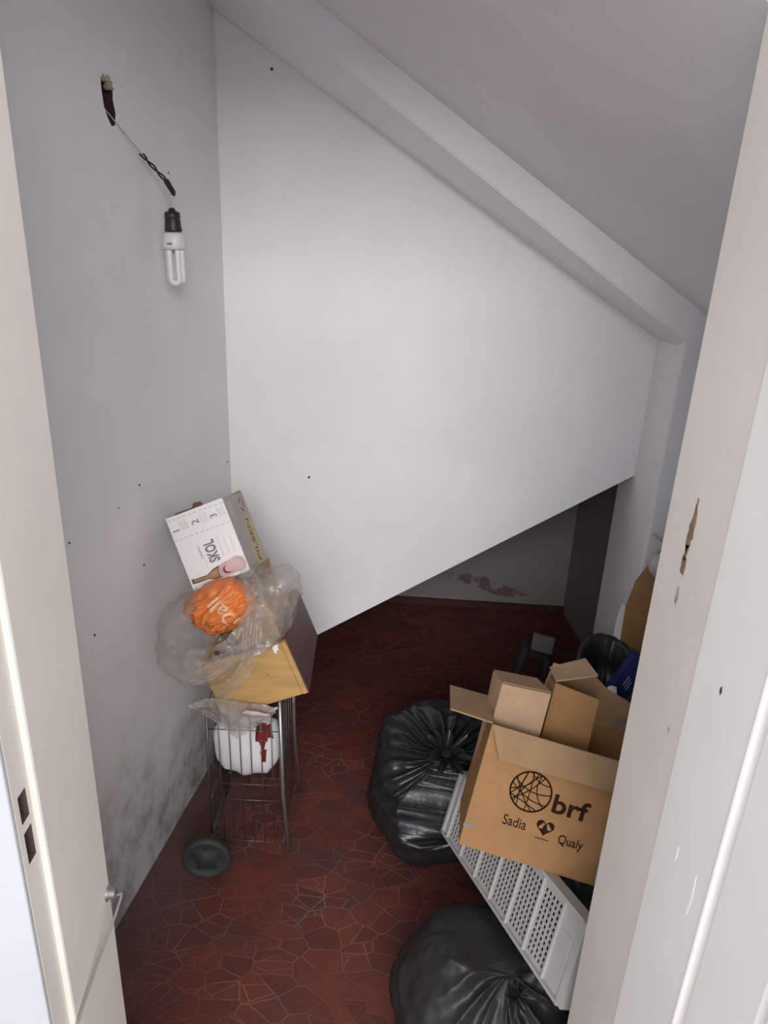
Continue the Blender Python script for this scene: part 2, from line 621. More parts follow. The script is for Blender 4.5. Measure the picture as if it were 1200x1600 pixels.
wl = struct('wall_left', bm, 'wall_left')
bm = BM()
a = [bm.verts.new(p) for p in ring]
b = [bm.verts.new(p + nl * 0.06) for p in ring]
for i in range(k):
    bm.faces.new((a[i], a[(i + 1) % k], b[(i + 1) % k], b[i]))
bm.faces.new(b)
obj('hole_lining', bm, 'brick', wl, label='raw brick in the cable hole, deep shadow put into its colour')
bm = BM()
for (c0, c1, r) in (((0.002, 0.036), 0.007, 0.004), ((0.011, 0.030), 0.007, 0.003), ((-0.012, 0.038), 0.006, 0.003), ((0.018, 0.024), 0.005, 0.002), ((0.006, 0.024), 0.006, 0)):
    bmesh.ops.create_icosphere(bm, subdivisions=2, radius=c1, matrix=Matrix.Translation(hole_c + ldir * c0[0] + V((0, 0, c0[1])) + nl * 0.003))
for v in bm.verts:
    v.co += noise.noise_vector(v.co * 150) * 0.004
obj('broken_plaster', bm, 'plaster', wl, label='crumbled plaster at the top of the hole')
for (y, z, r) in ((1.549, 0.996, 0.0028), (1.539, 0.809, 0.003), (1.321, 0.758, 0.003), (1.783, 1.621, 0.0024), (1.276, 0.982, 0.0026), (2.05, 0.883, 0.003), (1.456, 0.98, 0.0018)):
    bm = BM()
    p = V((LW(y), y, z))
    lathe(bm, p + nl * 0.004, -nl, [(0, r * 1.4), (0.003, r * 1.3), (0.0055, r * 0.7)], 7)
    obj('nail_stub', bm, 'nail', wl)

# triangular white wall under the lower flight, with the flight's soffit behind it
bm = BM()
poly = [(-0.62, LOW(-0.62)), (0.96, LOW(0.96)), (0.96, 2.5), (-0.62, 2.5)]
slab(bm, [(x, YW, z) for x, z in poly], 0.88, V((0, 1, 0)))
wbk = struct('wall_back', bm, 'wall')
for (x, z) in ((-0.219, 0.84), (-0.311, 1.859)):
    bm = BM()
    lathe(bm, (x, YW + 0.002, z), (0, -1, 0), [(0, 0.004), (0.003, 0.0036), (0.0045, 0.002)], 8)
    obj('nail_stub', bm, 'nail', wbk)

# recess under the lower flight
bm = BM()
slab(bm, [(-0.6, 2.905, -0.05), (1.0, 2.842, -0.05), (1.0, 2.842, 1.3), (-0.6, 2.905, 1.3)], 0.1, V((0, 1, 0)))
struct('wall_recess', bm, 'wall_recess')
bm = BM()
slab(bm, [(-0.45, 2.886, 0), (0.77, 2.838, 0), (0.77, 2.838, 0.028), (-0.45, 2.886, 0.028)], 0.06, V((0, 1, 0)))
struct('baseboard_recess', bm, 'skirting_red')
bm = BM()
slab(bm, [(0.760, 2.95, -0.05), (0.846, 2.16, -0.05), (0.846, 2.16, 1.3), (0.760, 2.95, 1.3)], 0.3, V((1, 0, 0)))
struct('wall_recess_right', bm, 'wall_shade_toned')
bm = BM()
box(bm, (-0.5, 2.28, -0.02), (-0.235, 2.86, 0.05))
bevel(bm, 0.008)
struct('trim_1', bm, 'cement')

# right wall, pillar, beam, sloping ceiling under the upper flight
bm = BM()
box(bm, (0.92, 0.72, -0.05), (1.05, 2.2, 2.6))
struct('wall_right', bm, 'wall')
bm = BM()
box(bm, (0.705, YB + 0.002, -0.05), (1.0, 2.205, 2.6))
bevel(bm, 0.006)
struct('wall_pillar', bm, 'wall')
bm = BM()
x0, x1 = -0.75, 0.99
pr = []
for x in (x0, x1):
    pr += [(x, YW + 0.03, 1.702 - 0.612 * x), (x, YW, 1.702 - 0.612 * x), (x, YB, 1.762 - 0.655 * x), (x, YB, 1.95 - 0.64 * x), (x, YW + 0.03, 1.95 - 0.64 * x)]
vs = [bm.verts.new(p) for p in pr]
bm.faces.new(vs[:5])
bm.faces.new(vs[5:][::-1])
for i in range(5):
    bm.faces.new((vs[i], vs[(i + 1) % 5], vs[5 + (i + 1) % 5], vs[5 + i]))
bmesh.ops.bevel(bm, geom=[e for e in bm.edges if {vs.index(e.verts[0]) % 5, vs.index(e.verts[1]) % 5} == {2}], offset=0.003, segments=2, affect='EDGES')
struct('trim_2', bm, 'wall')
bm = BM()
cs = [(-0.85, 0.882), (1.0, 0.882), (1.0, 2.1), (-0.85, 2.1)]
hexa(bm, [(x, y, CEIL(x, y)) for x, y in cs] + [(x, y, CEIL(x, y) + 0.7) for x, y in cs])
struct('ceiling', bm, 'wall')

# wall with the doorway
bm = BM()
box(bm, (-1.9, 0.612, -0.05), (-0.385, 0.766, 2.7))
box(bm, (0.385, 0.735, -0.05), (1.9, 0.879, 2.7))
hexa(bm, [(-0.4, 0.612, 2.07), (0.4, 0.735, 2.07), (0.4, 0.879, 2.07), (-0.4, 0.766, 2.07), (-0.4, 0.612, 2.7), (0.4, 0.735, 2.7), (0.4, 0.879, 2.7), (-0.4, 0.766, 2.7)])
struct('wall_front', bm, 'hall')

# door frame on the left: stop, rebate with two mortises, casing
jl = thing('door_frame', 'yellowed white wooden door frame, left jamb with lock mortises and right jamb with bare wood scrape', 'door frame', (0, 0.7, 0), kind='structure')
bm = BM()
box(bm, (-0.39, 0.626, 0), (-0.35, 0.767, 2.06))
bevel(bm, 0.0035)
obj('stop', bm, 'jamb', jl)
FL = Frame((-0.357, 0.592, 0), ((0, 0, 1), (1, 0, 0), (0, 1, 0)))     # x -> +y, y -> +z, z -> +x
bm = BM()
grid_panel(bm, FL, [0, 0.009, 0.026, 0.036], [0, 0.93, 0.972, 0.984, 1.020, 2.06], lambda i, j: i == 1 and j in (1, 3), -0.012, 0.0)
obj('rebate', bm, 'jamb', jl)
bm = BM()
for z0, z1 in ((0.93, 0.972), (0.984, 1.020)):
    bmesh.ops.delete(bm, geom=[], context='VERTS')
    y0_, y1_ = 0.601, 0.618
    box(bm, (-0.400, y0_, z0), (-0.3572, y0_ + 0.0006, z1))
    box(bm, (-0.400, y1_ - 0.0006, z0), (-0.3572, y1_, z1))
    box(bm, (-0.400, y0_, z0), (-0.3572, y1_, z0 + 0.0006))
    box(bm, (-0.400, y0_, z1 - 0.0006), (-0.3572, y1_, z1))
box(bm, (-0.42, 0.594, 0.92), (-0.395, 0.626, 1.03))
obj('mortise', bm, 'mortise_lining', jl, label='dark brown lining on the sides and bottom of the mortises')
bm = BM()
box(bm, (-0.50, 0.585, 0), (-0.3572, 0.5915, 2.13))
bevel(bm, 0.002)
obj('casing', bm, 'hall', jl)
bm = BM()
hexa(bm, [(0.35, 0.72, 0), (0.39, 0.72, 0), (0.39, 0.882, 0), (0.35, 0.882, 0), (0.35, 0.72, 2.06), (0.39, 0.72, 2.06), (0.39, 0.882, 2.06), (0.35, 0.882, 2.06)])
bevel(bm, 0.001, 1)
obj('hinge_jamb', bm, 'jamb', jl)
bm = BM()
hexa(bm, [(-0.39, 0.626, 2.04), (0.39, 0.72, 2.04), (0.39, 0.882, 2.04), (-0.39, 0.767, 2.04), (-0.39, 0.626, 2.07), (0.39, 0.72, 2.07), (0.39, 0.882, 2.07), (-0.39, 0.767, 2.07)])
obj('head', bm, 'jamb', jl)


def blotch(F, pts, amp, seed, mat, parent, name, label=None):
    """thin irregular chip lying on a surface"""
    random.seed(seed)
    bm_ = BM()
    n = len(pts)
    out = []
    for i in range(n):
        a, b = pts[i], pts[(i + 1) % n]
        for t in (0, 0.33, 0.66):
            out.append((a[0] + (b[0] - a[0]) * t + random.uniform(-amp, amp), a[1] + (b[1] - a[1]) * t + random.uniform(-amp, amp)))
    flat_poly(bm_, F, out, 0.0004)
    return obj(name, bm_, mat, parent, label=label)


FR = Frame((0.35, 0, 0), ((0, 0, -1), (-1, 0, 0), (0, 1, 0)))    # right jamb face: x -> -y, y -> +z, z -> -x
blotch(FR, [(-0.805, 1.300), (-0.802, 1.300), (-0.7985, 1.275), (-0.798, 1.255), (-0.803, 1.240), (-0.8085, 1.232), (-0.8145, 1.246), (-0.812, 1.264), (-0.808, 1.284)], 0.0014, 1, 'bare_wood', jl, 'paint_chip', 'bare brown wood where paint scraped off')
blotch(FR, [(-0.802, 1.243), (-0.8105, 1.242), (-0.811, 1.222), (-0.804, 1.222)], 0.0012, 2, 'bare_wood', jl, 'paint_chip', 'bare brown wood where paint scraped off')
blotch(FR, [(-0.801, 1.226), (-0.812, 1.226), (-0.815, 1.206), (-0.803, 1.203)], 0.0015, 3, 'bare_wood', jl, 'paint_chip', 'bare brown wood where paint scraped off')
blotch(FR, [(-0.804, 1.190), (-0.811, 1.186), (-0.811, 1.166), (-0.806, 1.162), (-0.803, 1.175)], 0.0012, 4, 'scuff', jl, 'paint_chip', 'grey brown scuffed patch')
blotch(FR, [(-0.751, 1.032), (-0.7535, 1.025), (-0.752, 1.017), (-0.750, 1.024)], 0.0006, 5, 'scuff', jl, 'paint_chip', 'small grey brown chip')

# gate hook screwed to the left jamb
hk = thing('gate_hook', 'small painted metal hook and eye screwed to the left door jamb', 'hook', (-0.35, 0.757, 0.70))
bm = BM()
lathe(bm, (-0.3505, 0.757, 0.712), (1, 0, 0), [(0, 0.011), (0.002, 0.011), (0.004, 0.008), (0.010, 0.007), (0.012, 0.005)], 20)
obj('eye', bm, 'tube', hk, True)
bm = BM()
tube(bm, smooth_path([(-0.344, 0.757, 0.705), (-0.338, 0.7615, 0.7045), (-0.334, 0.7625, 0.702), (-0.337, 0.735, 0.687), (-0.344, 0.697, 0.667), (-0.3485, 0.621, 0.642)]), 0.0017, 8)
obj('rod', bm, 'shade_toned_iron', hk, True)

# the door leaf swung open on the right
dr = thing('door_1', 'open white panelled wooden door leaf on the right, hinged to the scraped jamb', 'door', (0.355, 0.715, 0), kind='structure')
d_dir = V((0.087, -0.996, 0)).normalized()
d_n = V((-0.996, -0.087, 0)).normalized()
FD = Frame((0.3490, 0.7188, 0), ((d_dir.x, 0, d_n.x), (d_dir.y, 0, d_n.y), (0, 1, 0)))   # x along leaf, y up, z towards opening
cols = [0.0, 0.117, 0.246, 0.36, 0.49, 0.62]
rows = [0.02, 0.14, 1.90, 2.04]
bm = BM()
grid_panel(bm, FD, cols, rows, lambda i, j: i in (1, 3) and j == 1, -0.035, 0.0)
bmesh.ops.bevel(bm, geom=[e for e in bm.edges if e.calc_length() > 0.05 and len(e.link_faces) == 2 and e.calc_face_angle(0) > 1], offset=0.002, segments=1, affect='EDGES')
obj('door_frame_rails', bm, 'door', dr)
for i in (1, 3):
    for j in (1,):
        bm = BM()
        fbox(bm, FD, (cols[i] - 0.003, rows[j] - 0.003, -0.020), (cols[i + 1] + 0.003, rows[j + 1] + 0.003, -0.0085))
        obj('door_panel', bm, 'door', dr)
        bm = BM()
        c = [(cols[i], rows[j]), (cols[i + 1], rows[j]), (cols[i + 1], rows[j + 1]), (cols[i], rows[j + 1])]
        m_ = 0.011
        prof = [(0.0, -0.0002), (0.0012, 0.0012), (0.0032, 0.0004), (0.0050, -0.0075), (0.0185, -0.0014)]
        rings = []
        for (ins, h) in prof:
            rings.append([bm.verts.new(FD(x + (ins if q in (0, 3) else -ins), y + (ins if q in (0, 1) else -ins), h)) for q, (x, y) in enumerate(c)])
        for ra, rb in zip(rings, rings[1:]):
            for q in range(4):
                bm.faces.new((ra[q], ra[(q + 1) % 4], rb[(q + 1) % 4], rb[q]))
        bm.faces.new(rings[-1])
        obj('moulding', bm, 'door', dr)
for (sx, sz, w_, h_, mt, sd) in ((0.054, 1.143, 0.0022, 0.006, 'nail', 1), (0.092, 0.90, 0.003, 0.03, 'fresh_white', 2), (0.048, 0.915, 0.0013, 0.010, 'fresh_white', 3)):
    blotch(FD, [(sx, sz - h_), (sx + w_, sz), (sx, sz + h_), (sx - w_, sz)], 0.0004, sd, mt, dr, 'paint_mark')

# ------------------------------------------------------------------ lamp hanging from the hole
lp = thing('light_bulb', 'bare compact fluorescent bulb hanging from wires out of the hole in the left wall', 'light bulb', (LW(1.70) + 0.035, 1.70, 1.40))
P0 = hole_c + V((0.0, 0.022, -0.036))
top = V((-0.468, 1.695, 1.600))
sock = V((-0.466, 1.70, 1.548))
bm = BM()
tube(bm, smooth_path([hole_c + nl * 0.02, P0 + V((0.006, 0, 0)), P0.lerp(top, 0.45) + V((0.004, 0, -0.004)), P0.lerp(top, 0.5)]), 0.0012, 6)
obj('bare_wire', bm, 'wire_light', lp, True)
bm = BM()
mid = P0.lerp(top, 0.47)
for s in (0, pi):
    pts = []
    for i in range(60):
        t = i / 59
        p = mid.lerp(top, t)
        a = t * 9 + s
        pts.append(p + V((cos(a), 0.6 * sin(a), 0.4 * sin(a))) * 0.0034)
    tube(bm, pts, 0.0019, 6)
obj('twisted_cable', bm, 'socket', lp, True)
bm = BM()
ax = (top - mid).normalized()
tube(bm, [top - ax * 0.012, top - ax * 0.008, top + ax * 0.014 + V((0, 0, -0.008)), top + ax * 0.018 + V((0, 0, -0.012))], [0.003, 0.0062, 0.0058, 0.003], 6)
obj('tape_joint', bm, 'socket', lp)
bm = BM()
for s in (-1, 1):
    tube(bm, smooth_path([top + V((0.001 * s, 0.006, -0.012)), top.lerp(sock, 0.6) + V((0, 0.003 * s, 0)), sock + V((0, 0.002 * s, -0.004))]), 0.0014, 6)
obj('socket_wire', bm, 'wire_light', lp, True)
lax = V((0.02, -0.01, -1)).normalized()
bm = BM()
lathe(bm, sock, lax, [(-0.006, 0.005), (0, 0.008), (0.003, 0.0155), (0.012, 0.0165), (0.014, 0.0155), (0.022, 0.0165), (0.030, 0.0165), (0.036, 0.018), (0.040, 0.018), (0.041, 0.013)], 24)
obj('socket', bm, 'socket', lp, True)
bm = BM()
lathe(bm, sock + lax * 0.039, lax, [(0, 0.013), (0.004, 0.017), (0.008, 0.0225), (0.018, 0.0235), (0.026, 0.0245), (0.034, 0.0245), (0.036, 0.022)], 28)
obj('ballast', bm, 'lamp_white', lp, True)
bq = sock + lax * 0.063
bm = BM()
for kk in range(5):
    a = -1.9 + kk * 0.09
    d = V((cos(a), sin(a), 0))
    box(bm, tuple(bq + d * 0.0242 - V((0.001, 0.001, 0.002))), tuple(bq + d * 0.0242 + V((0.001, 0.001, 0.002))))
obj('ballast_print', bm, 'print_grey', lp)
for kk in range(3):
    a = 0.5 + kk * 2 * pi / 3
    bm = BM()
    c0 = sock + lax * 0.072
    d = V((cos(a), sin(a), 0)) * 0.0115
    t = V((-sin(a), cos(a), 0)) * 0.0085
    pts = [c0 + d + t, c0 + d + t + lax * 0.060, c0 + d + t * 0.75 + lax * 0.068, c0 + d + lax * 0.071, c0 + d - t * 0.75 + lax * 0.068, c0 + d - t + lax * 0.060, c0 + d - t]
    tube(bm, smooth_path(pts, 5), 0.0056, 12)
    obj('tube', bm, 'lamp_glass', lp, True)

# ------------------------------------------------------------------ wire shopping cart
X0, X1, Y0, Y1, ZB, ZT = -0.402, -0.222, 1.505, 1.735, 0.04, 0.455
ct = thing('shopping_cart', 'two-wheeled wire shopping cart standing against the left wall under the wooden drawer', 'shopping cart', (-0.31, 1.62, 0))
for (xa, xb, ya) in ((X0, X0 - 0.004, Y0), (X0, X0, Y1)):
    bm = BM()
    tube(bm, [(xa, ya, ZT + 0.01), (xb, ya, ZB)], 0.0036, 10)
    obj('handle_post', bm, 'steel', ct, True)
for ya in (Y0, Y1):
    bm = BM()
    tube(bm, [(X1 - 0.004, ya - 0.004, ZT + 0.03), (X1 + 0.002, ya - 0.004, 0.2), (X1 + 0.014, ya + 0.008, 0.003)], 0.0052, 10)
    obj('leg', bm, 'tube', ct, True)
for (ya, nm) in ((Y0, 'front_wire_panel'), (Y1, 'rear_wire_panel')):
    bm = BM()
    for i in range(1, 7):
        x = X0 + (X1 - X0) * i / 7
        tube(bm, [(x, ya, ZT), (x + 0.004, ya, ZB)], 0.0013, 6)
    for z in (ZT, 0.39, 0.225, 0.175, ZB):
        tube(bm, [(X0 + 0.002, ya + 0.002, z), (X1 - 0.002, ya + 0.002, z)], 0.0014, 6)
    obj(nm, bm, 'steel', ct, True)
for (xa, nm) in ((X0, 'side_wire_panel'), (X1, 'side_wire_panel')):
    bm = BM()
    for i in range(1, 6):
        y = Y0 + (Y1 - Y0) * i / 6
        tube(bm, [(xa, y, ZT), (xa, y, ZB)], 0.0012, 6)
    for z in (ZT, 0.31, 0.175, ZB):
        tube(bm, [(xa, Y0, z), (xa, Y1, z)], 0.0013, 6)
    obj(nm, bm, 'steel', ct, True)
bm = BM()
for i in range(0, 8, 2):
    x = X0 + (X1 - X0) * i / 7
    tube(bm, [(x, Y0, ZB), (x, Y1, ZB)], 0.0012, 6)
obj('wire_bottom', bm, 'steel', ct, True)
bm = BM()
tube(bm, [(-0.403, 1.425, 0.060), (-0.403, 1.80, 0.060)], 0.004, 10)
for y in (Y0 + 0.01, Y1 - 0.01):
    tube(bm, [(X0 - 0.004, y, ZB + 0.03), (-0.403, y, 0.060)], 0.0035, 8)
obj('axle', bm, 'steel', ct, True)
for (y, s) in ((1.428, -1), (1.795, 1)):
    bm = BM()
    ax = V((0.10, s * 1.0, 0.02)) if s < 0 else V((0, 1, 0))
    lathe(bm, (-0.403, y - 0.012 * s, 0.0605), ax, [(0, 0.045), (0.002, 0.056), (0.007, 0.060), (0.017, 0.060), (0.022, 0.056), (0.0235, 0.050), (0.019, 0.046), (0.017, 0.022), (0.023, 0.018), (0.025, 0.007)], 40)
    w = obj('wheel', bm, 'rubber', ct, True)
    an = ax.normalized()
    u = V((1, 0, 0)) - an * an.x
    u.normalize()
    v_ = an.cross(u)
    for q in range(5):
        a = 2 * pi * q / 5 + 0.3
        c0 = V((-0.403, y - 0.012 * s, 0.0605)) + (u * cos(a) + v_ * sin(a)) * 0.034
        bm = BM()
        lathe(bm, c0 + an * 0.015, an, [(0, 0.0065), (0.0033, 0.0065)], 12)
        obj('hub_hole', bm, 'socket', w)

# ------------------------------------------------------------------ wooden drawer tipped on top of the cart
DF = Frame((-0.3452, 1.454, 0.4676), ((0.9319, -0.0221, -0.362), (0.0292, 0.9995, 0.014), (0.3615, -0.0236, 0.9321)))
DW, DD, DH = 0.2074, 0.2558, 0.1425
dw = thing('wooden_drawer', 'open wooden drawer with yellow front and maroon side tipped on top of the wire cart', 'drawer', tuple(DF(DW / 2, DD / 2, 0)))
bm = BM()
fbox(bm, DF, (0, 0, 0), (DW - 0.016, 0.012, DH))
bevel(bm, 0.0012, 1)
obj('front_panel', bm, 'wood', dw, label='yellow varnished wooden face')
bm = BM()
fbox(bm, DF, (DW - 0.0150, -0.0015, 0), (DW - 0.0025, 0.011, DH))
bevel(bm, 0.0012, 1)
obj('edge_strip', bm, 'wood', dw)
bm = BM()
fbox(bm, DF, (DW - 0.0150, 0.0115, 0), (DW - 0.0025, DD, DH))
obj('side_panel', bm, 'maroon', dw, label='dull maroon painted side')
bm = BM()
fbox(bm, DF, (0, 0.0125, 0), (0.012, DD, DH))
bevel(bm, 0.0012, 1)
obj('side_panel', bm, 'wood', dw)
bm = BM()
fbox(bm, DF, (DW - 0.0022, 0.0, 0), (DW, DD, DH))
obj('side_veneer', bm, 'maroon', dw, label='dull maroon painted side')
bm = BM()
fbox(bm, DF, (0.0125, DD - 0.012, 0), (DW - 0.0155, DD, DH))
obj('rear_panel', bm, 'wood', dw)
bm = BM()
fbox(bm, DF, (0.012, 0.012, 0.004), (DW - 0.0155, DD - 0.0125, 0.010))
obj('bottom_panel', bm, 'maroon', dw)
FF = face_frame(DF(0, 0, 0), DF.x, DF.z)
blotch(FF, [(0.172, 0.138), (0.186, 0.141), (0.183, 0.128), (0.178, 0.127), (0.176, 0.118), (0.172, 0.124)], 0.0012, 9, 'paper_white', dw, 'torn_label', 'torn scrap of white label')
bm = BM()
stroke(bm, FF, [(0.110, 0.052), (0.116, 0.040), (0.124, 0.029)], 0.0012)
obj('scratch', bm, 'carton_pale', dw)
bm = BM()
lathe(bm, FF(0.135, 0.075, 0), FF.z, [(0, 0.002), (0.0006, 0.0018)], 8)
obj('knot', bm, 'print_brown', dw)


def carton(parent, F, dims, mat, mat_in, t=0.003, open_top=True, names=('front_panel', 'rear_panel', 'side_panel', 'bottom_panel')):
    w, d, h = dims
    out = {}
    for nm, a, b, key in ((names[0], (0, 0, 0), (w, t, h), 'front'), (names[1], (0, d - t, 0), (w, d, h), 'rear'),
                          (names[2], (0, t, 0), (t, d - t, h), 'left'), (names[2], (w - t, t, 0), (w, d - t, h), 'right'),
                          (names[3], (t, t, 0), (w - t, d - t, t), 'bottom')):
        bm_ = BM()
        fbox(bm_, F, a, b)
        out[key] = obj(nm, bm_, mat, parent)
    if not open_top:
        bm_ = BM()
        fbox(bm_, F, (t, t, h - t), (w - t, d - t, h - 0.0005))
        out['top'] = obj('top_panel', bm_, mat, parent)
    return out


# cardboard box standing inside the clear sack
CB = Frame(DF(0.088, 0.045, 0.016), ((DF.x.x, DF.y.x, DF.z.x), (DF.x.y, DF.y.y, DF.z.y), (DF.x.z, DF.y.z, DF.z.z)))
cb = thing('cardboard_box', 'pale cardboard box wrapped in clear plastic, standing in the wooden drawer', 'box', tuple(CB(0.05, 0.06, 0)))
carton(cb, CB, (0.098, 0.14, 0.225), 'carton_pale', 'carton_in', open_top=False)
bm = BM()
slab(bm, [CB(0.045, 0.135, 0.225), CB(0.098, 0.135, 0.225), CB(0.108, 0.128, 0.262), CB(0.070, 0.13, 0.247)], 0.003)
obj('flap', bm, 'carton_in', cb)

# orange carrier bag bundle
ob_c = V((-0.344, 1.470, 0.752))
ob = thing('orange_bag', 'crumpled orange plastic bag with pale lettering inside the clear sack', 'bag', tuple(ob_c))
bm = BM()
bmesh.ops.create_icosphere(bm, subdivisions=6, radius=1)
tilt = Matrix.Rotation(radians(-22), 3, 'Y')
for v in bm.verts:
    d = v.co.normalized()
    r = 1 + 0.16 * noise.noise(d * 1.6 + V((3, 1, 0))) + 0.24 * (0.42 - abs(noise.noise(V((d.x * 2.2 + d.z * 1.6, d.y * 1.5, d.z * 4.5 - d.x * 2)) + V((5, 0, 2))))) + 0.035 * (0.5 - abs(noise.noise(d * 8)))
    p = V((d.x * 0.074, d.y * 0.052, d.z * 0.054)) * r
    if d.x < -0.6:
        p.x *= 1 + 0.25 * (-(d.x) - 0.6)
    v.co = ob_c + tilt @ p
bvh_o = BVHTree.FromBMesh(bm)
obj('bag_body', bm, 'orange', ob, True)


def decal(bvh, bm_, direction, lift=0.0012):
    dirn = V(direction).normalized()
    bmesh.ops.subdivide_edges(bm_, edges=[e for e in bm_.edges if e.calc_length() > 0.006], cuts=1)
    for v in bm_.verts:
        hit = bvh.ray_cast(v.co - dirn * 0.3, dirn)
        if hit[0] is not None:
            v.co = hit[0] - dirn * lift
    return bm_


r_ = V((0.62, 0, 0.52)).normalized()
u_ = V((-0.52, -0.30, 0.72)).normalized()
rr = V((0.30, 0.12, -0.95)).normalized()
# lettering climbs the bundle with its tops facing left, like on the folded bag
tr, tu = V((-0.62, 0.1, 0.78)).normalized(), V((-0.76, -0.3, -0.58)).normalized()
tb = text_bm('Dall', V((-0.296, 1.42, 0.752)), V((-0.72, 0.0, 0.69)), V((-0.69, 0.0, -0.72)), 0.046, bold=0.016)
decal(bvh_o, tb, (0, 0.93, -0.36))
obj('lettering', tb, 'cream_print', ob)
tb = text_bm('RA DA', V((-0.333, 1.42, 0.712)), V((-0.72, 0.0, 0.69)), V((-0.69, 0.0, -0.72)), 0.016, bold=0.01)
decal(bvh_o, tb, (0, 0.93, -0.36))
obj('lettering', tb, 'print_brown', ob)

# ------------------------------------------------------------------ white beer carton
SF = Frame((-0.4183, 1.52, 0.7583), ((0.9179, 0.0525, -0.3934), (0.0693, 0.9548, 0.2892), (0.3907, -0.2927, 0.8727)))
SW, SD, SH = 0.1385, 0.1795, 0.1726
sk = thing('beer_carton', 'white beer carton with grey side leaning against the left wall on top of the pile', 'box', tuple(SF(SW / 2, SD / 2, 0)))
bm = BM()
fbox(bm, SF, (0, 0, 0), (SW - 0.0015, 0.0015, SH))
fp = obj('front_panel', bm, 'paper_white', sk, label='white printed face with numbers, a wordmark and a bottle')
bm = BM()
fbox(bm, SF, (SW - 0.0015, 0, 0), (SW, SD * 0.98, SH))
sp_ = obj('side_panel', bm, 'paper_grey', sk, label='grey side with a yellow band of lettering')
bm = BM()
fbox(bm, SF, (0, 0.0015, 0), (0.0015, SD * 0.98, SH))
obj('side_panel', bm, 'paper_grey', sk)
bm = BM()
fbox(bm, SF, (0.0015, SD * 0.98 - 0.0015, 0), (SW - 0.0015, SD * 0.98, SH))
obj('rear_panel', bm, 'carton_in', sk)
bm = BM()
fbox(bm, SF, (0.0015, 0.0015, 0), (SW - 0.0015, SD * 0.98 - 0.0015, 0.0015))
obj('bottom_panel', bm, 'paper_white', sk)
bm = BM()
slab(bm, [SF(0.010, 0.030, SH - 0.004), SF(0.085, 0.030, SH - 0.004), SF(0.080, 0.034, SH + 0.010), SF(0.062, 0.034, SH + 0.012), SF(0.055, 0.034, SH + 0.003), SF(0.014, 0.034, SH + 0.004)], 0.0016)
obj('flap', bm, 'print_brown', sk, label='torn dark flap edge')
bm = BM()
slab(bm, [SF(SW - 0.03, SD * 0.965, SH), SF(SW, SD * 0.965, SH), SF(SW, SD * 0.97, SH + 0.006), SF(SW - 0.026, SD * 0.97, SH + 0.004)], 0.0014)
obj('flap', bm, 'carton_in', sk)
FS = face_frame(SF(0, 0, 0), SF.x, SF.z)
XS = lambda u: u * SW
ZS = lambda v: v * SH
for body, u, v, s in (('1', 0.155, 0.80, 0.024), ('2', 0.50, 0.80, 0.024), ('3', 0.81, 0.80, 0.022)):
    tb = text_bm(body, FS(XS(u), ZS(v), 0), FS.y, -FS.x, s, bold=0.005)
    obj('printed_number', tb, 'print_grey', fp)
bm = BM()
for u0 in (0.20, 0.545, 0.85):
    for q in range(5):
        z0 = 0.78 + 0.004 * (q % 2)
        stroke(bm, FS, [(XS(u0 + 0.026 * q), ZS(z0)), (XS(u0 + 0.026 * q), ZS(z0 + 0.14 - 0.02 * (q % 3)))], 0.0007)
obj('printed_lines', bm, 'print_pale', fp)
bm = BM()
for (v0, v1) in ((0.955, 0.945), (0.69, 0.678)):
    bm = BM()
    for q in range(11):
        t0, t1 = q / 11 + 0.015, q / 11 + 0.06
        stroke(bm, FS, [(XS(t0), ZS(v0 + (v1 - v0) * t0)), (XS(t1), ZS(v0 + (v1 - v0) * t1))], 0.0016)
    obj('perforation', bm, 'print_pale', fp)
tb = text_bm('SKOL', FS(XS(0.60), ZS(0.262), 0), FS.y, -FS.x, 0.034, bold=0.035, fit_w=0.292 * SH)
obj('printed_wordmark', tb, 'print_grey', fp)
bm = BM()
stroke(bm, FS, [(XS(0.335), ZS(0.36)), (XS(0.335), ZS(0.52))], 0.0035)
obj('printed_tagline', bm, 'print_pale', fp)
bm = BM()
stroke(bm, FS, [(XS(0.365), ZS(0.24)), (XS(0.365), ZS(0.46))], 0.0007)
for q in range(3):
    stroke(bm, FS, [(XS(0.68 + 0.1 * q), ZS(0.30)), (XS(0.68 + 0.1 * q), ZS(0.56 - 0.03 * q))], 0.0008)
obj('printed_lines', bm, 'print_pale', fp)
# the bottle printed along the bottom
bm = BM()
flat_poly(bm, FS, [(XS(u), ZS(v)) for u, v in ((0.50, 0.03), (0.95, 0.045), (0.985, 0.11), (0.96, 0.205), (0.86, 0.245), (0.55, 0.205), (0.47, 0.12))], 0.0005)
obj('printed_bottle', bm, 'print_pink', fp)
bm = BM()
flat_poly(bm, FS, [(XS(u), ZS(v)) for u, v in ((0.03, 0.085), (0.10, 0.078), (0.30, 0.078), (0.42, 0.045), (0.52, 0.04), (0.50, 0.12), (0.54, 0.20), (0.44, 0.185), (0.30, 0.135), (0.10, 0.14), (0.03, 0.15))], 0.0007)
obj('printed_bottle', bm, 'print_brown', fp)
bm = BM()
flat_poly(bm, FS, [(XS(u), ZS(v)) for u, v in ((0.07, 0.098), (0.28, 0.09), (0.42, 0.062), (0.50, 0.06), (0.485, 0.12), (0.51, 0.18), (0.44, 0.165), (0.29, 0.122), (0.07, 0.132))], 0.0009)
obj('printed_bottle', bm, 'print_amber', fp)
bm = BM()
flat_poly(bm, FS, [(XS(0.66 + 0.085 * cos(a)), ZS(0.115 + 0.055 * sin(a))) for a in [i * pi / 8 for i in range(16)]], 0.0008)
obj('printed_seal', bm, 'print_red', fp)
bm = BM()
flat_poly(bm, FS, [(XS(0.69 + 0.075 * cos(a)), ZS(0.125 + 0.05 * sin(a))) for a in [i * pi / 8 for i in range(16)]], 0.0011)
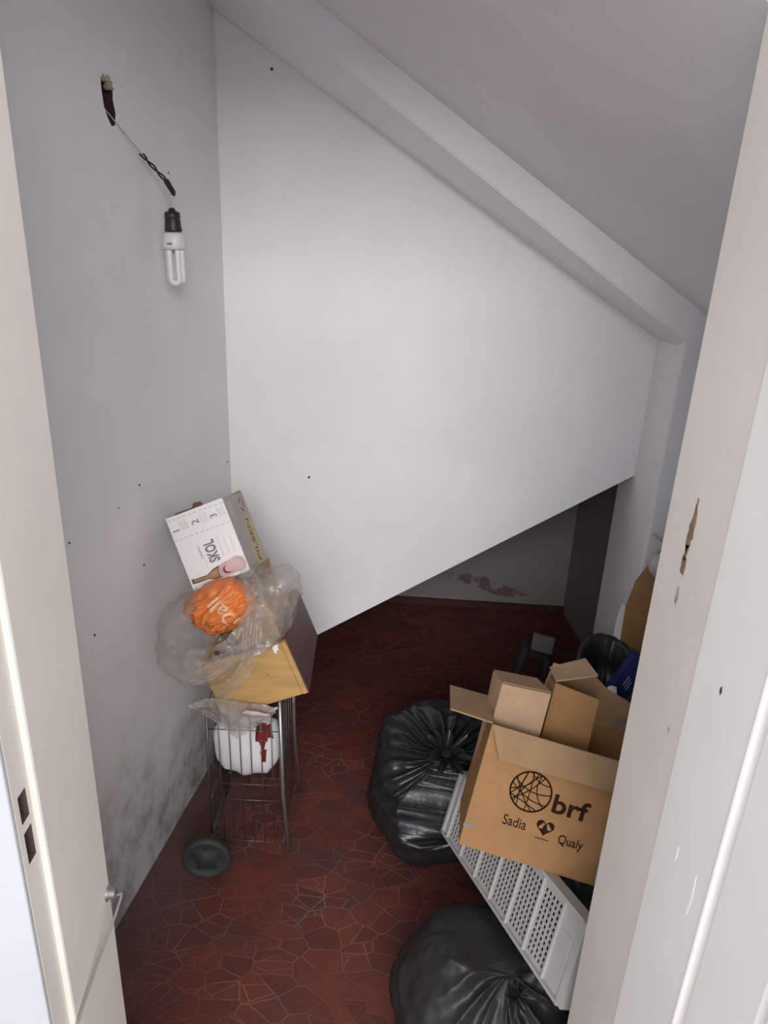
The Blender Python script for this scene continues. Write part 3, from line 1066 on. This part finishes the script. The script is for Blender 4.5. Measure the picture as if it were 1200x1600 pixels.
obj('printed_seal', bm, 'print_pink', fp)
FQ = face_frame(SF(SW, 0, 0), SF.y, SF.z)
YD = lambda u: u * SD
bm = BM()
flat_poly(bm, FQ, [(YD(0.47), ZS(0.02)), (YD(0.90), ZS(0.02)), (YD(0.975), ZS(0.68)), (YD(0.60), ZS(0.68))], 0.0004)
obj('printed_band', bm, 'print_yellow', sp_)
tb = text_bm('PILSEN', FQ(YD(0.70), ZS(0.03), 0.0004), FQ.y + FQ.x * 0.12, FQ.y * 0.12 - FQ.x, 0.036, bold=0.012, fit_w=0.60 * SH)
obj('printed_wordmark', tb, 'print_brown', sp_)
bm = BM()
for q in range(3):
    a = pi / 2 + q * 2 * pi / 3
    stroke(bm, FQ, [(YD(0.74) + 0.016 * cos(a), ZS(0.84) + 0.016 * sin(a)), (YD(0.74) + 0.016 * cos(a + 1.2), ZS(0.84) + 0.016 * sin(a + 1.2))], 0.004)
obj('printed_emblem', bm, 'print_brown', sp_)
bm = BM()
for q in range(4):
    stroke(bm, FQ, [(YD(0.10 + 0.05 * q), ZS(0.93)), (YD(0.10 + 0.05 * q), ZS(0.70))], 0.0012)
obj('printed_lines', bm, 'print_pale', sp_)

# ------------------------------------------------------------------ big clear plastic sack around the orange bundle
PB = V((-0.335, 1.485, 0.70))
pb = thing('plastic_sack', 'large crumpled clear plastic sack spilling over the drawer and the cart', 'bag', tuple(PB))
# silhouette radii round the sack (angle in degrees, radius in metres), seen square on from the doorway
SIL = [(0, 0.132), (15, 0.155), (30, 0.185), (45, 0.200), (60, 0.165), (80, 0.105), (100, 0.085), (120, 0.085), (140, 0.105), (160, 0.128), (180, 0.150), (200, 0.168), (220, 0.180), (240, 0.175), (255, 0.150), (270, 0.120), (290, 0.085), (310, 0.075), (330, 0.090), (345, 0.110), (360, 0.132)]


def sil(a):
    a = math.degrees(a) % 360
    for (a0, r0), (a1, r1) in zip(SIL, SIL[1:]):
        if a0 <= a <= a1:
            t = (a - a0) / (a1 - a0)
            t = t * t * (3 - 2 * t)
            return r0 + (r1 - r0) * t
    return 0.13


bm = BM()
NA, NR = 150, 46
rows_ = []
for side in (0, 1):
    for j in range(NR + 1):
        if side == 1 and j == NR:
            continue
        rho = j / NR if side == 0 else 1 - (j + 1) / NR
        rows_.append((side, rho))
rings = []
for side, rho in rows_:
    ring_ = []
    for i in range(NA):
        a = 2 * pi * i / NA
        R_ = sil(a) * (1 + 0.05 * noise.noise(V((cos(a) * 3, sin(a) * 3, 1))))
        x, z = R_ * rho * cos(a), R_ * rho * sin(a)
        th = sqrt(max(0, 1 - rho * rho))
        y = (-0.098 if side == 0 else 0.06) * th
        q = V((x, y, z))
        fold = 0.5 - abs(noise.noise(V((x * 9 + z * 13, y * 5, z * 9 - x * 15)) + V((2, 7, side))))
        f2 = 0.5 - abs(noise.noise(q * 38 + V((9, 1, 4))))
        q += V((0.3 * cos(a), -1 if side == 0 else 1, 0.3 * sin(a))) * (0.040 * fold * (0.25 + th) + 0.014 * f2)
        ring_.append(bm.verts.new(PB + q))
    rings.append(ring_)
for ra, rb in zip(rings, rings[1:]):
    for i in range(NA):
        bm.faces.new((ra[i], ra[(i + 1) % NA], rb[(i + 1) % NA], rb[i]))
# the mouth: film torn away in front of the orange bundle
dead = []
for f in bm.faces:
    c = f.calc_center_median() - PB
    if c.y < 0.02:
        ux, uz = (c.x + 0.018) / 0.074, (c.z - 0.056 - 0.55 * (c.x + 0.01)) / 0.046
        if ux * ux + uz * uz < 1 + 0.35 * noise.noise(c * 30):
            dead.append(f)
bmesh.ops.delete(bm, geom=dead, context='FACES')
bmesh.ops.remove_doubles(bm, verts=bm.verts, dist=1e-5)
obj('sack_film', bm, 'film', pb, True)


def crumple_strip(pts, widths, seg, fold, seed):
    """gathered band of film following a path"""
    bm_ = BM()
    path = smooth_path(pts, 10)
    n = len(path)
    prev = None
    for i, p in enumerate(path):
        t = i / (n - 1)
        tn = (path[min(i + 1, n - 1)] - path[max(i - 1, 0)]).normalized()
        sd = tn.cross(V((0.1, -1, 0.3))).normalized()
        nn = sd.cross(tn)
        k_ = t * (len(widths) - 1)
        i0 = min(int(k_), len(widths) - 2)
        w_ = widths[i0] + (widths[i0 + 1] - widths[i0]) * (k_ - i0)
        row = []
        for j in range(seg + 1):
            s = j / seg - 0.5
            h = fold * sin(s * 17 + 2.0 * noise.noise(V((s * 3, t * 3, seed)))) * 0.5 + fold * noise.noise(V((s * 6, t * 5, seed + 3)))
            row.append(bm_.verts.new(p + sd * (s * w_) + nn * h))
        if prev:
            for j in range(seg):
                bm_.faces.new((prev[j], prev[j + 1], row[j + 1], row[j]))
        prev = row
    return bm_


obj('gathered_edge', crumple_strip([(-0.262, 1.405, 0.79), (-0.262, 1.372, 0.74), (-0.270, 1.368, 0.68), (-0.300, 1.372, 0.625), (-0.335, 1.400, 0.575), (-0.365, 1.43, 0.545)], [0.03, 0.04, 0.03, 0.032, 0.04, 0.03], 18, 0.010, 1), 'film_edge', pb, True)
obj('gathered_edge', crumple_strip([(-0.262, 1.375, 0.73), (-0.315, 1.365, 0.685), (-0.365, 1.368, 0.650), (-0.405, 1.385, 0.628)], [0.015, 0.035, 0.05, 0.05], 16, 0.010, 5), 'film_edge', pb, True)
obj('gathered_edge', crumple_strip([(-0.262, 1.41, 0.785), (-0.268, 1.44, 0.815), (-0.285, 1.46, 0.832), (-0.305, 1.48, 0.825)], [0.03, 0.04, 0.035, 0.02], 14, 0.009, 8), 'film_edge', pb, True)

# cloudy bag hanging over the cart's rim, below the drawer
tl = thing('torn_bag', 'cloudy grey torn plastic bag draped over the rim of the wire cart below the drawer', 'bag', (-0.33, 1.48, 0.45))
bm = BM()
N1, N2 = 44, 22
grid = []
for i in range(N1 + 1):
    u = i / N1
    x = -0.420 + 0.195 * u
    ztop = 0.512 + 0.019 * min(1, u / 0.2) - 0.018 * max(0, (u - 0.3) / 0.7)
    drop = 0.032 + 0.098 * max(0, 1 - abs(u - 0.49) / 0.49) ** 0.9
    row = []
    for j in range(N2 + 1):
        v = j / N2
        z = ztop - drop * v
        y = 1.440 + 0.028 * v - 0.010 * sin(pi * v)
        y += 0.012 * (noise.noise(V((u * 5 + v, v * 2.2, 1))) + 0.5 * noise.noise(V((u * 16, v * 5 - u * 3, 4))))
        row.append(bm.verts.new((x + 0.006 * noise.noise(V((v * 4, u * 3, 9))), y, z)))
    grid.append(row)
for i in range(N1):
    for j in range(N2):
        bm.faces.new((grid[i][j], grid[i + 1][j], grid[i + 1][j + 1], grid[i][j + 1]))
obj('film_sheet', bm, 'film_dense', tl, True)
bm = BM()
slab(bm, [(-0.300, 1.424, 0.505), (-0.245, 1.426, 0.498), (-0.238, 1.427, 0.502), (-0.262, 1.426, 0.509), (-0.290, 1.424, 0.513)], 0.001, V((0, -1, 0)))
obj('red_scrap', bm, 'print_pink', tl, label='scrap of pink and cream wrapper')

# white carrier bag hanging inside the cart
wb_ = thing('carrier_bag', 'white carrier bag with red print hanging inside the wire cart', 'bag', (-0.31, 1.57, 0.25))
bm = BM()
bmesh.ops.create_uvsphere(bm, u_segments=72, v_segments=48, radius=1)
for v in bm.verts:
    d = v.co.copy()
    sx = 0.5 + 0.5 * d.z
    ang = atan2(d.y, d.x)
    sgn = lambda t, p: math.copysign(abs(t) ** p, t)
    p = V((sgn(d.x, 0.7) * (0.074 + 0.008 * sx), sgn(d.y, 0.7) * 0.042, sgn(d.z, 0.75) * 0.080))
    fold = 0.5 - abs(noise.noise(V((p.x * 26, p.y * 20, p.z * 7))))
    p *= 1 + 0.20 * fold + 0.06 * noise.noise(p * 16)
    v.co = V((-0.315, 1.562, 0.310)) + p
bvh_w = BVHTree.FromBMesh(bm)
obj('bag_body', bm, 'bag_white', wb_, True)
for xx in (-0.36, -0.27):
    bm = BM()
    tube(bm, smooth_path([(xx - 0.012, 1.545, 0.385), (xx - 0.010, 1.515, 0.45), (xx, 1.502, 0.462), (xx + 0.01, 1.515, 0.45), (xx + 0.014, 1.55, 0.385)]), 0.004, 8)
    obj('bag_handle', bm, 'bag_white', wb_, True)
for pts in ([(0.035, 0.066), (0.07, 0.060), (0.078, 0.02), (0.062, 0.028), (0.055, -0.010), (0.044, 0.02), (0.035, 0.022)], [(0.047, -0.005), (0.062, -0.002), (0.06, -0.04), (0.052, -0.038)]):
    bm = BM()
    Fw_ = face_frame((-0.325, 1.48, 0.325), (1, 0, 0), (0, 0, 1))
    flat_poly(bm, Fw_, pts, 0.0004)
    bmesh.ops.triangulate(bm, faces=bm.faces)
    for _ in range(3):
        bmesh.ops.subdivide_edges(bm, edges=[e for e in bm.edges if e.calc_length() > 0.006], cuts=1)
        bmesh.ops.triangulate(bm, faces=bm.faces)
    decal(bvh_w, bm, (0, 1, 0), 0.001)
    obj('red_print', bm, 'bag_red', wb_)
bm = BM()
Fw_ = face_frame((-0.293, 1.48, 0.385), (1, 0, 0), (0, 0, 1))
stroke(bm, Fw_, [(0.0, 0.004), (0.012, 0.007), (0.010, -0.001), (0.006, -0.006), (-0.004, -0.002)], 0.002)
decal(bvh_w, bm, (0, 1, 0), 0.001)
obj('black_print', bm, 'socket', wb_)

# ------------------------------------------------------------------ bin liners


def bin_bag(name, label, c, rx, ry, h, knot, mat, seed, pleats=26, amp=0.018, group=None, dents=(), droop=0.9, taper=0.0, neck=1.0, sq=2.4):
    c, knot = V(c), V(knot)
    t = thing(name, label, 'trash bag', (c.x, c.y, 0), group)
    bm_ = BM()
    NT, NP = 220, 130
    pole = (knot - c).normalized()
    u = pole.orthogonal().normalized()
    w = pole.cross(u)
    rings_ = []
    kd = (knot - c).length
    for j in range(NP + 1):
        ph = pi * (j + 0.35) / (NP + 0.7)
        ring_ = []
        for i in range(NT):
            a = 2 * pi * i / NT
            d = pole * cos(ph) + (u * cos(a) + w * sin(a)) * sin(ph)
            # squat body: flattened ellipsoid that sits on the floor
            up = d.z
            e = V((d.x / rx, d.y / ry, d.z / ((h - c.z) if up > 0 else c.z * 1.25)))
            r = 1.0 / (abs(e.x) ** sq + abs(e.y) ** sq + abs(e.z) ** sq) ** (1 / sq)
            # drawn in towards the knot
            near = math.exp(-(ph / 0.75) ** 2)
            r = r * (1 - near) + near * (kd - 0.012 * (1 - math.exp(-ph * 6)) * 0 - 0.04 * sin(min(ph, 0.7) * 2.0))
            warp = noise.noise(V((cos(a) * 1.5, sin(a) * 1.5, ph * 1.2 + seed)))
            wv = a * pleats + 5.0 * warp
            ridge = (0.5 - abs(sin(wv * 0.5))) + 0.6 * (0.5 - abs(sin(wv * 0.5 * 0.43 + 1.3 + seed)))
            r += amp * ridge * math.exp(-((ph - 0.55) / 0.55) ** 2) * min(1, ph * 4)
            q = d * r
            big = noise.noise(q * 7 + V((seed, seed * 2, 0)))
            cr = 0.5 - abs(noise.noise(V((q.x * 14, q.y * 14, q.z * 30)) + V((0, seed, 5))))
            low = 1 - math.exp(-(ph / 0.9) ** 2)
            r += 0.022 * big + 0.014 * cr * low + 0.004 * noise.noise(q * 45)
            p = c + d * r
            if taper:
                k2 = max(0.0, p.z / h)
                p.x, p.y = c.x + (p.x - c.x) * (1.12 - taper * k2), c.y + (p.y - c.y) * (1.12 - taper * k2)
            if p.z < 0.004:
                p.z = 0.004 + 0.002 * noise.noise(p * 20)
            for dn in dents:
                p = dn(p)
            ring_.append(bm_.verts.new(p))
        rings_.append(ring_)
    for ra, rb in zip(rings_, rings_[1:]):
        for i in range(NT):
            bm_.faces.new((ra[i], ra[(i + 1) % NT], rb[(i + 1) % NT], rb[i]))
    bm_.faces.new(rings_[0][::-1])
    bm_.faces.new(rings_[-1])
    obj('bag_body', bm_, mat, t, True)
    # the twisted neck with a flared ruffle
    bm_ = BM()
    ax_ = (pole * 0.7 + V((0, 0, 0.3)) * droop + V((0.1, -0.25, 0))).normalized()
    u = ax_.orthogonal().normalized()
    w = ax_.cross(u)
    prof = [(-0.012, 0.010, 0.1), (0.0, 0.012, 0.12), (0.008, 0.017, 0.18), (0.013, 0.013, 0.12), (0.02, 0.014, 0.25), (0.032, 0.026, 0.4), (0.042, 0.036, 0.5), (0.047, 0.043, 0.55)]
    prev = None
    base = knot - pole * 0.008
    for k_, (dd, rr_, fr) in enumerate(prof):
        row = []
        dd, rr_ = dd * neck, rr_ * neck
        for i in range(96):
            a = 2 * pi * i / 96
            f = 1 + fr * (0.6 * sin(a * 7 + seed + dd * 30) + 0.4 * sin(a * 11 + 2 * seed))
            row.append(bm_.verts.new(base + ax_ * (dd + 0.010 * fr * sin(a * 5 + seed)) + (u * cos(a) + w * sin(a)) * rr_ * f))
        if prev:
            for i in range(96):
                bm_.faces.new((prev[i], prev[(i + 1) % 96], row[(i + 1) % 96], row[i]))
        prev = row
    obj('tied_neck', bm_, mat, t, True)
    return t


# rack frame (the bags give way behind it)
RF = Frame((0.1823, 1.4617, 0.1455), ((0.2863, 0.2516, -0.9245), (-0.925, 0.3243, -0.1982), (0.2499, 0.9119, 0.3256)))
RL, RW = 0.5766, 0.1581


def dent_rack(p):
    q = p - RF.o
    a, b, n = q.dot(RF.x), q.dot(RF.y), q.dot(RF.z)
    if -0.03 < a < RL + 0.03 and b > -0.055 and -0.16 < n:
        lim_ = -0.055 + 0.022 * noise.noise(V((p.x * 9, p.y * 9, p.z * 22)))
        if n > lim_ and b < RW + 0.05:
            k_ = min(1, max(0, (b + 0.055) / 0.040))
            k_ *= min(1, max(0, (RW + 0.05 - b) / 0.05))
            return p - RF.z * (n - lim_) * k_
    return p


bin_bag('trash_bag', 'tied black trash bag standing on the red floor behind the white perforated rack', (0.180, 1.635, 0.165), 0.175, 0.195, 0.345, (0.180, 1.535, 0.318), 'black_film', 1.0, 24, 0.020, 'black trash bags', (dent_rack,))
bin_bag('trash_bag', 'dull black trash bag nearest the doorway, in front of the perforated rack', (0.268, 1.095, 0.13), 0.220, 0.205, 0.365, (0.285, 0.985, 0.232), 'black_film_dull', 4.2, 13, 0.026, 'black trash bags', (dent_rack,), droop=-0.3, taper=0.80, neck=0.5, sq=2.05)
bin_bag('trash_bag', 'black trash bag squeezed under the printed carton behind the perforated rack', (0.58, 1.27, 0.14), 0.15, 0.21, 0.30, (0.60, 1.32, 0.29), 'black_film_dull', 6.3, 18, 0.018, 'black trash bags')

# ------------------------------------------------------------------ white perforated rack
rk = thing('perforated_rack', 'long white perforated plastic rack leaning among the black trash bags', 'rack', tuple(RF(RL / 2, RW / 2, 0)))
ribs = [0.030, 0.114, 0.196, 0.277, 0.357, 0.437, 0.515]
us, holes_u = [0.0], set()
seg_edges = [0.0, 0.028] + ribs[1:] + [RL]
for a, b in zip(ribs, ribs[1:]):
    m0, m1 = a + 0.007, b - 0.005
    if us[-1] < m0 - 1e-6:
        us.append(m0)
    pitch = (m1 - m0) / 5
    for q in range(5):
        us.append(m0 + pitch * q + pitch * 0.66)
        holes_u.add(len(us) - 2)
        us.append(m0 + pitch * (q + 1))
us.append(RL)
vs_, holes_v = [0.0, 0.014], set()
nv = 11
pv = (RW - 0.028) / nv
for q in range(nv):
    vs_.append(0.014 + pv * q + pv * 0.66)
    holes_v.add(len(vs_) - 2)
    vs_.append(0.014 + pv * (q + 1))
vs_.append(RW)
bm = BM()
grid_panel(bm, RF, us, vs_, lambda i, j: i in holes_u and j in holes_v, -0.002, 0.0008)
obj('perforated_sheet', bm, 'white_plastic', rk)
for a in ribs:
    bm = BM()
    fbox(bm, RF, (a - 0.0035, 0.002, 0.0), (a + 0.0035, RW - 0.002, 0.006))
    bevel(bm, 0.0015)
    obj('rib', bm, 'white_plastic', rk)
bm = BM()
for a, b in (((0, -0.003, -0.022), (RL, 0.004, 0.006)), ((0, RW - 0.004, -0.022), (RL, RW + 0.003, 0.006)), ((-0.003, 0, -0.022), (0.006, RW, 0.006)), ((RL - 0.006, 0, -0.022), (RL + 0.012, RW, 0.005))):
    fbox(bm, RF, a, b)
obj('rim', bm, 'white_plastic', rk)
bm = BM()
fbox(bm, RF, (0.525, RW * 0.42, 0.0008), (0.560, RW * 0.70, 0.0022))
bevel(bm, 0.0006, 1)
obj('end_plate', bm, 'white_plastic', rk)

# ------------------------------------------------------------------ the printed carton with open flaps
BF = Frame((0.1753, 1.1486, 0.4276), ((0.9711, 0.1156, 0.2089), (-0.1747, 0.9404, 0.2918), (-0.1627, -0.3198, 0.9334)))
BW, BD, BH = 0.315, 0.200, 0.25
bx = thing('printed_carton', 'open brown cardboard carton printed with a globe emblem, resting on the white rack', 'box', tuple(BF(BW / 2, BD / 2, 0)))
parts = carton(bx, BF, (BW, BD, BH), 'carton', 'carton_in', 0.004)
bm = BM()
slab(bm, [BF(0.0, -0.001, BH), BF(BW, -0.001, BH), BF(BW - 0.006, -0.026, BH - 0.052), BF(0.028, -0.026, BH - 0.056)], -0.003)
obj('flap', bm, 'carton_in', bx)
bm = BM()
slab(bm, [BF(0.001, 0.002, BH), BF(0.001, BD * 0.86, BH), BF(-0.091, 0.162, BH + 0.002), BF(-0.084, 0.018, BH - 0.002)], 0.003)
obj('flap', bm, 'carton_in', bx)
bm = BM()
slab(bm, [BF(0.10, BD - 0.001, BH), BF(BW, BD - 0.001, BH), BF(BW, BD - 0.001, BH + 0.058), BF(0.286, BD - 0.001, BH + 0.068), BF(0.236, BD - 0.001, BH + 0.082), BF(0.20, BD - 0.001, BH + 0.105), BF(0.112, BD - 0.001, BH + 0.105)], -0.003)
rear_flap = obj('flap', bm, 'carton_in', bx)
FB = face_frame(BF(0, 0, 0), BF.x, BF.z)
fpn = parts['front']
gc, gr = (0.1055, 0.143), 0.0395
bm = BM()
circ = [(gc[0] + gr * cos(2 * pi * i / 40), gc[1] + gr * sin(2 * pi * i / 40)) for i in range(41)]
stroke(bm, FB, circ, 0.0034)


def arc(p, q, bend, n=12):
    mx_, my_ = (p[0] + q[0]) / 2, (p[1] + q[1]) / 2
    dx, dy = q[0] - p[0], q[1] - p[1]
    cx_, cy_ = mx_ - dy * bend, my_ + dx * bend
    return [((1 - t) ** 2 * p[0] + 2 * t * (1 - t) * cx_ + t * t * q[0], (1 - t) ** 2 * p[1] + 2 * t * (1 - t) * cy_ + t * t * q[1]) for t in [i / n for i in range(n + 1)]]


gp = lambda deg: (gc[0] + gr * cos(radians(deg)), gc[1] + gr * sin(radians(deg)))
for (a, b, bd) in ((150, 5, -0.30), (165, -30, -0.22), (185, 80, -0.30), (200, 300, 0.02), (215, 60, -0.12), (240, 110, 0.12), (265, 95, -0.05), (100, 30, -0.30), (70, -40, -0.35), (145, 285, -0.10), (225, 70, 0.15), (112, 200, 0.18)):
    stroke(bm, FB, arc(gp(a), gp(b), bd), 0.0021)
obj('printed_globe', bm, 'ink', fpn)
tb = text_bm('brf', FB(0.152, 0.117, 0), FB.x, FB.y, 0.052, bold=0.022, fit_w=0.070)
obj('printed_wordmark', tb, 'ink', fpn)
tb = text_bm('Sadia', FB(0.069, 0.066, 0), FB.x, FB.y, 0.029, bold=0.004, fit_w=0.046)
obj('printed_wordmark', tb, 'ink', fpn)
tb = text_bm('Qualy', FB(0.180, 0.061, 0), FB.x, FB.y, 0.026, bold=0.010, fit_w=0.048)
obj('printed_wordmark', tb, 'ink', fpn)
bm = BM()
hc, hs = (0.150, 0.083), 0.0175
heart = [(hc[0] + hs * 0.062 * 16 * sin(t) ** 3, hc[1] + hs * 0.062 * (13 * cos(t) - 5 * cos(2 * t) - 2 * cos(3 * t) - cos(4 * t))) for t in [2 * pi * i / 40 for i in range(40)]]
flat_poly(bm, FB, heart, 0.0005)
obj('printed_heart', bm, 'ink', fpn)
bm = BM()
for s in (-1, 1):
    flat_poly(bm, FB, [(hc[0] + s * x_ * hs, hc[1] + y_ * hs) for x_, y_ in ((0.10, 0.42), (0.28, 0.50), (0.42, 0.30), (0.70, -0.02), (0.62, -0.22), (0.32, -0.22), (0.22, 0.02))], 0.0008)
obj('printed_heart', bm, 'carton', fpn)
bm = BM()
stroke(bm, FB, [(hc[0] - 0.013, hc[1] - 0.024), (hc[0] + 0.013, hc[1] - 0.024)], 0.0014)
obj('printed_lines', bm, 'ink', fpn)
bm = BM()
stroke(bm, FB, [(0.001, 0.042), (0.016, 0.042)], 0.007)
obj('printed_bar', bm, 'print_grey', fpn)
FB2 = face_frame(BF(0, BD - 0.0042, 0), BF.x, BF.z)
bm = BM()
for q in range(3):
    flat_poly(bm, FB2, [(0.270 + 0.010 * q, 0.255), (0.277 + 0.010 * q, 0.255), (0.274 + 0.010 * q, 0.263)], 0.0006)
stroke(bm, FB2, [(0.270, 0.272), (0.296, 0.272)], 0.0035)
stroke(bm, FB2, [(0.268, 0.278), (0.290, 0.278)], 0.0025)
obj('printed_symbol', bm, 'print_grey', parts['rear'])

# carton standing upright inside the printed one
ca = thing('cardboard_box', 'small closed tan cardboard box standing inside the printed carton', 'box', tuple(BF(0.055, 0.10, 0.01)))
bm = BM()
hexa(bm, [BF(0.006, 0.050, 0.006), BF(0.104, 0.050, 0.006), BF(0.088, 0.150, 0.006), BF(0.006, 0.150, 0.006), BF(0.003, 0.050, 0.319), BF(0.101, 0.050, 0.326), BF(0.080, 0.152, 0.321), BF(-0.012, 0.152, 0.313)])
bevel(bm, 0.0015, 1)
obj('box_body', bm, 'carton_pale', ca)
bm = BM()
slab(bm, [BF(0.004, 0.051, 0.3205), BF(0.100, 0.051, 0.3275), BF(0.080, 0.151, 0.3225), BF(-0.011, 0.151, 0.3145)], 0.002)
obj('top_panel', bm, 'carton_in', ca)
cp = thing('cardboard_box', 'flat tan cardboard box with a raised square flap, standing behind the printed front', 'box', tuple(BF(0.16, 0.12, 0.01)))
bm = BM()
slab(bm, [BF(0.118, 0.1, 0.008), BF(0.222, 0.1, 0.008), BF(0.203, 0.1, 0.329), BF(0.111, 0.1, 0.338)], -0.005)
obj('front_panel', bm, 'carton', cp)
bm = BM()
slab(bm, [BF(0.118, 0.106, 0.008), BF(0.118, 0.185, 0.008), BF(0.109, 0.185, 0.330), BF(0.111, 0.106, 0.334)], 0.004, BF.x)
obj('side_panel', bm, 'carton', cp)
bm = BM()
slab(bm, [BF(0.111, 0.100, 0.340), BF(0.195, 0.130, 0.368), BF(0.179, 0.220, 0.377), BF(0.107, 0.200, 0.341)], 0.003)
obj('flap', bm, 'carton_pale', cp)

# ------------------------------------------------------------------ behind the cartons, by the pillar
stn = thing('plastic_stand', 'dark grey plastic stand with a lighter top plate on the floor of the dark recess', 'stand', (0.55, 2.30, 0))
bm = BM()
slab(bm, [(0.535, 2.30, 0.219), (0.612, 2.30, 0.199), (0.603, 2.285, 0.144), (0.529, 2.285, 0.164)], 0.012, V((0.05, 1, 0.2)).normalized())
bevel(bm, 0.003)
obj('top_plate', bm, 'grey_plastic', stn)
for (a, b) in (((0.512, 2.29, 0.165), (0.478, 2.27, 0.004)), ((0.595, 2.29, 0.128), (0.578, 2.27, 0.004))):
    bm = BM()
    a, b = V(a), V(b)
    s = V((0.009, 0, -0.002))
    dpt = V((0, 0.05, 0.005))
    hexa(bm, [b - s, b + s, b + s + dpt, b - s + dpt, a - s, a + s, a + s + dpt, a - s + dpt])
    bevel(bm, 0.003)
    obj('rail', bm, 'dark_plastic', stn)
bm = BM()
slab(bm, [(0.525, 2.285, 0.152), (0.602, 2.285, 0.130), (0.600, 2.285, 0.116), (0.523, 2.285, 0.138)], 0.03, V((0, 1, 0)))
bevel(bm, 0.002)
obj('cross_bar', bm, 'dark_plastic', stn)

bb = thing('trash_bin', 'open black bin liner bag slumped in the corner by the pillar, beside the blue box', 'trash bin', (0.60, 1.74, 0))
bm = BM()
NT = 72
prof = [(0.0, 0.55, 0), (0.004, 0.80, 0), (0.12, 0.88, 0), (0.28, 0.94, 0), (0.40, 1.00, 0), (0.445, 1.06, 0), (0.452, 1.0, 0), (0.440, 0.88, 0), (0.38, 0.80, 0), (0.33, 0.60, 0), (0.32, 0.02, 0)]
prev = None
for k_, (z, rr_, _) in enumerate(prof):
    row = []
    for i in range(NT):
        a = 2 * pi * i / NT
        f = 1 + 0.06 * noise.noise(V((cos(a) * 3, sin(a) * 3, z * 7))) + 0.04 * noise.noise(V((cos(a) * 9, sin(a) * 9, z * 12)))
        x = 0.620 + 0.078 * rr_ * f * cos(a)
        y = 1.76 + 0.098 * rr_ * f * sin(a)
        zz = z + (0.04 * sin(a) + 0.012 * noise.noise(V((cos(a) * 4, sin(a) * 4, 3)))) * (z / 0.45) + 0.005 * (z / 0.45)
        row.append(bm.verts.new((x, y, max(zz, 0.002))))
    if prev:
        for i in range(NT):
            bm.faces.new((prev[i], prev[(i + 1) % NT], row[(i + 1) % NT], row[i]))
    prev = row
bm.faces.new(prev)
obj('liner', bm, 'black_film', bb, True)

bl = thing('blue_box', 'dark blue cardboard box with white lettering beside the door frame and brown cardboard sheet', 'box', (0.73, 1.66, 0))
bm = BM()
bu, bv = V((0.88, -0.25, -0.40)).normalized(), V((0.415, 0.05, 0.91))
bn = bu.cross(bv).normalized()
bv = bn.cross(bu).normalized()
FBx = face_frame(V((0.672, 1.735, 0.505)) - bv * 0.26, bu, bv)
fbox(bm, FBx, (0, 0, -0.05), (0.16, 0.26, 0))
bevel(bm, 0.002)
obj('box_body', bm, 'blue', bl)
bm = BM()
for q in range(3):
    stroke(bm, FBx, [(0.022 + 0.007 * q, 0.175 - 0.004 * q), (0.022 + 0.007 * q, 0.205 - 0.006 * q)], 0.0018)
obj('printed_lines', bm, 'lamp_white', bl)
pc = thing('paper_scrap', 'small pale crumpled paper scrap between black liner and tan carton', 'paper', (0.60, 1.68, 0.42))
bm = BM()
bmesh.ops.create_icosphere(bm, subdivisions=3, radius=0.013, matrix=Matrix.Translation((0.598, 1.640, 0.456)))
for v in bm.verts:
    v.co += noise.noise_vector(v.co * 60) * 0.006
obj('paper', bm, 'lamp_white', pc)

sh = thing('cardboard_sheet', 'brown cardboard sheet leaning on the pillar above the blue box', 'cardboard', (0.76, 1.82, 0))
bm = BM()
slab(bm, [(0.668, 1.835, 0.30), (0.86, 1.76, 0.30), (0.88, 1.78, 0.80), (0.735, 1.852, 0.76), (0.688, 1.86, 0.66), (0.672, 1.856, 0.58)], 0.006, V((0.2, 1, -0.05)).normalized())
obj('sheet', bm, 'carton', sh)
bm = BM()
slab(bm, [(0.668, 1.850, 0.46), (0.690, 1.842, 0.46), (0.686, 1.85, 0.50), (0.680, 1.855, 0.545), (0.672, 1.86, 0.585), (0.662, 1.862, 0.59), (0.655, 1.86, 0.545), (0.652, 1.855, 0.49)], 0.004, V((0.2, 1, -0.05)).normalized())
obj('torn_edge', bm, 'paper_white', sh, label='torn whitish paper layer on the left edge')

wp = thing('plastic_container', 'white rounded plastic container half hidden by the door frame on top of the brown cardboard', 'container', (0.74, 1.75, 0.75))
bm = BM()
lathe(bm, (0.70, 1.74, 0.765), (1, -0.1, 0.02), [(-0.030, 0.004), (-0.028, 0.014), (-0.020, 0.026), (-0.006, 0.033), (0.03, 0.034), (0.10, 0.034), (0.11, 0.026)], 28)
obj('body', bm, 'white_plastic', wp, True)
bm = BM()
lathe(bm, (0.668, 1.74, 0.855), (1, -0.1, 0.05), [(-0.006, 0.002), (0.0, 0.007), (0.02, 0.024), (0.05, 0.048), (0.07, 0.05), (0.075, 0.02)], 28)
obj('funnel', bm, 'white_plastic', wp, True)
bm = BM()
tube(bm, [(0.765, 1.735, 0.77), (0.765, 1.735, 0.855)], 0.012, 12)
obj('stem', bm, 'white_plastic', wp, True)
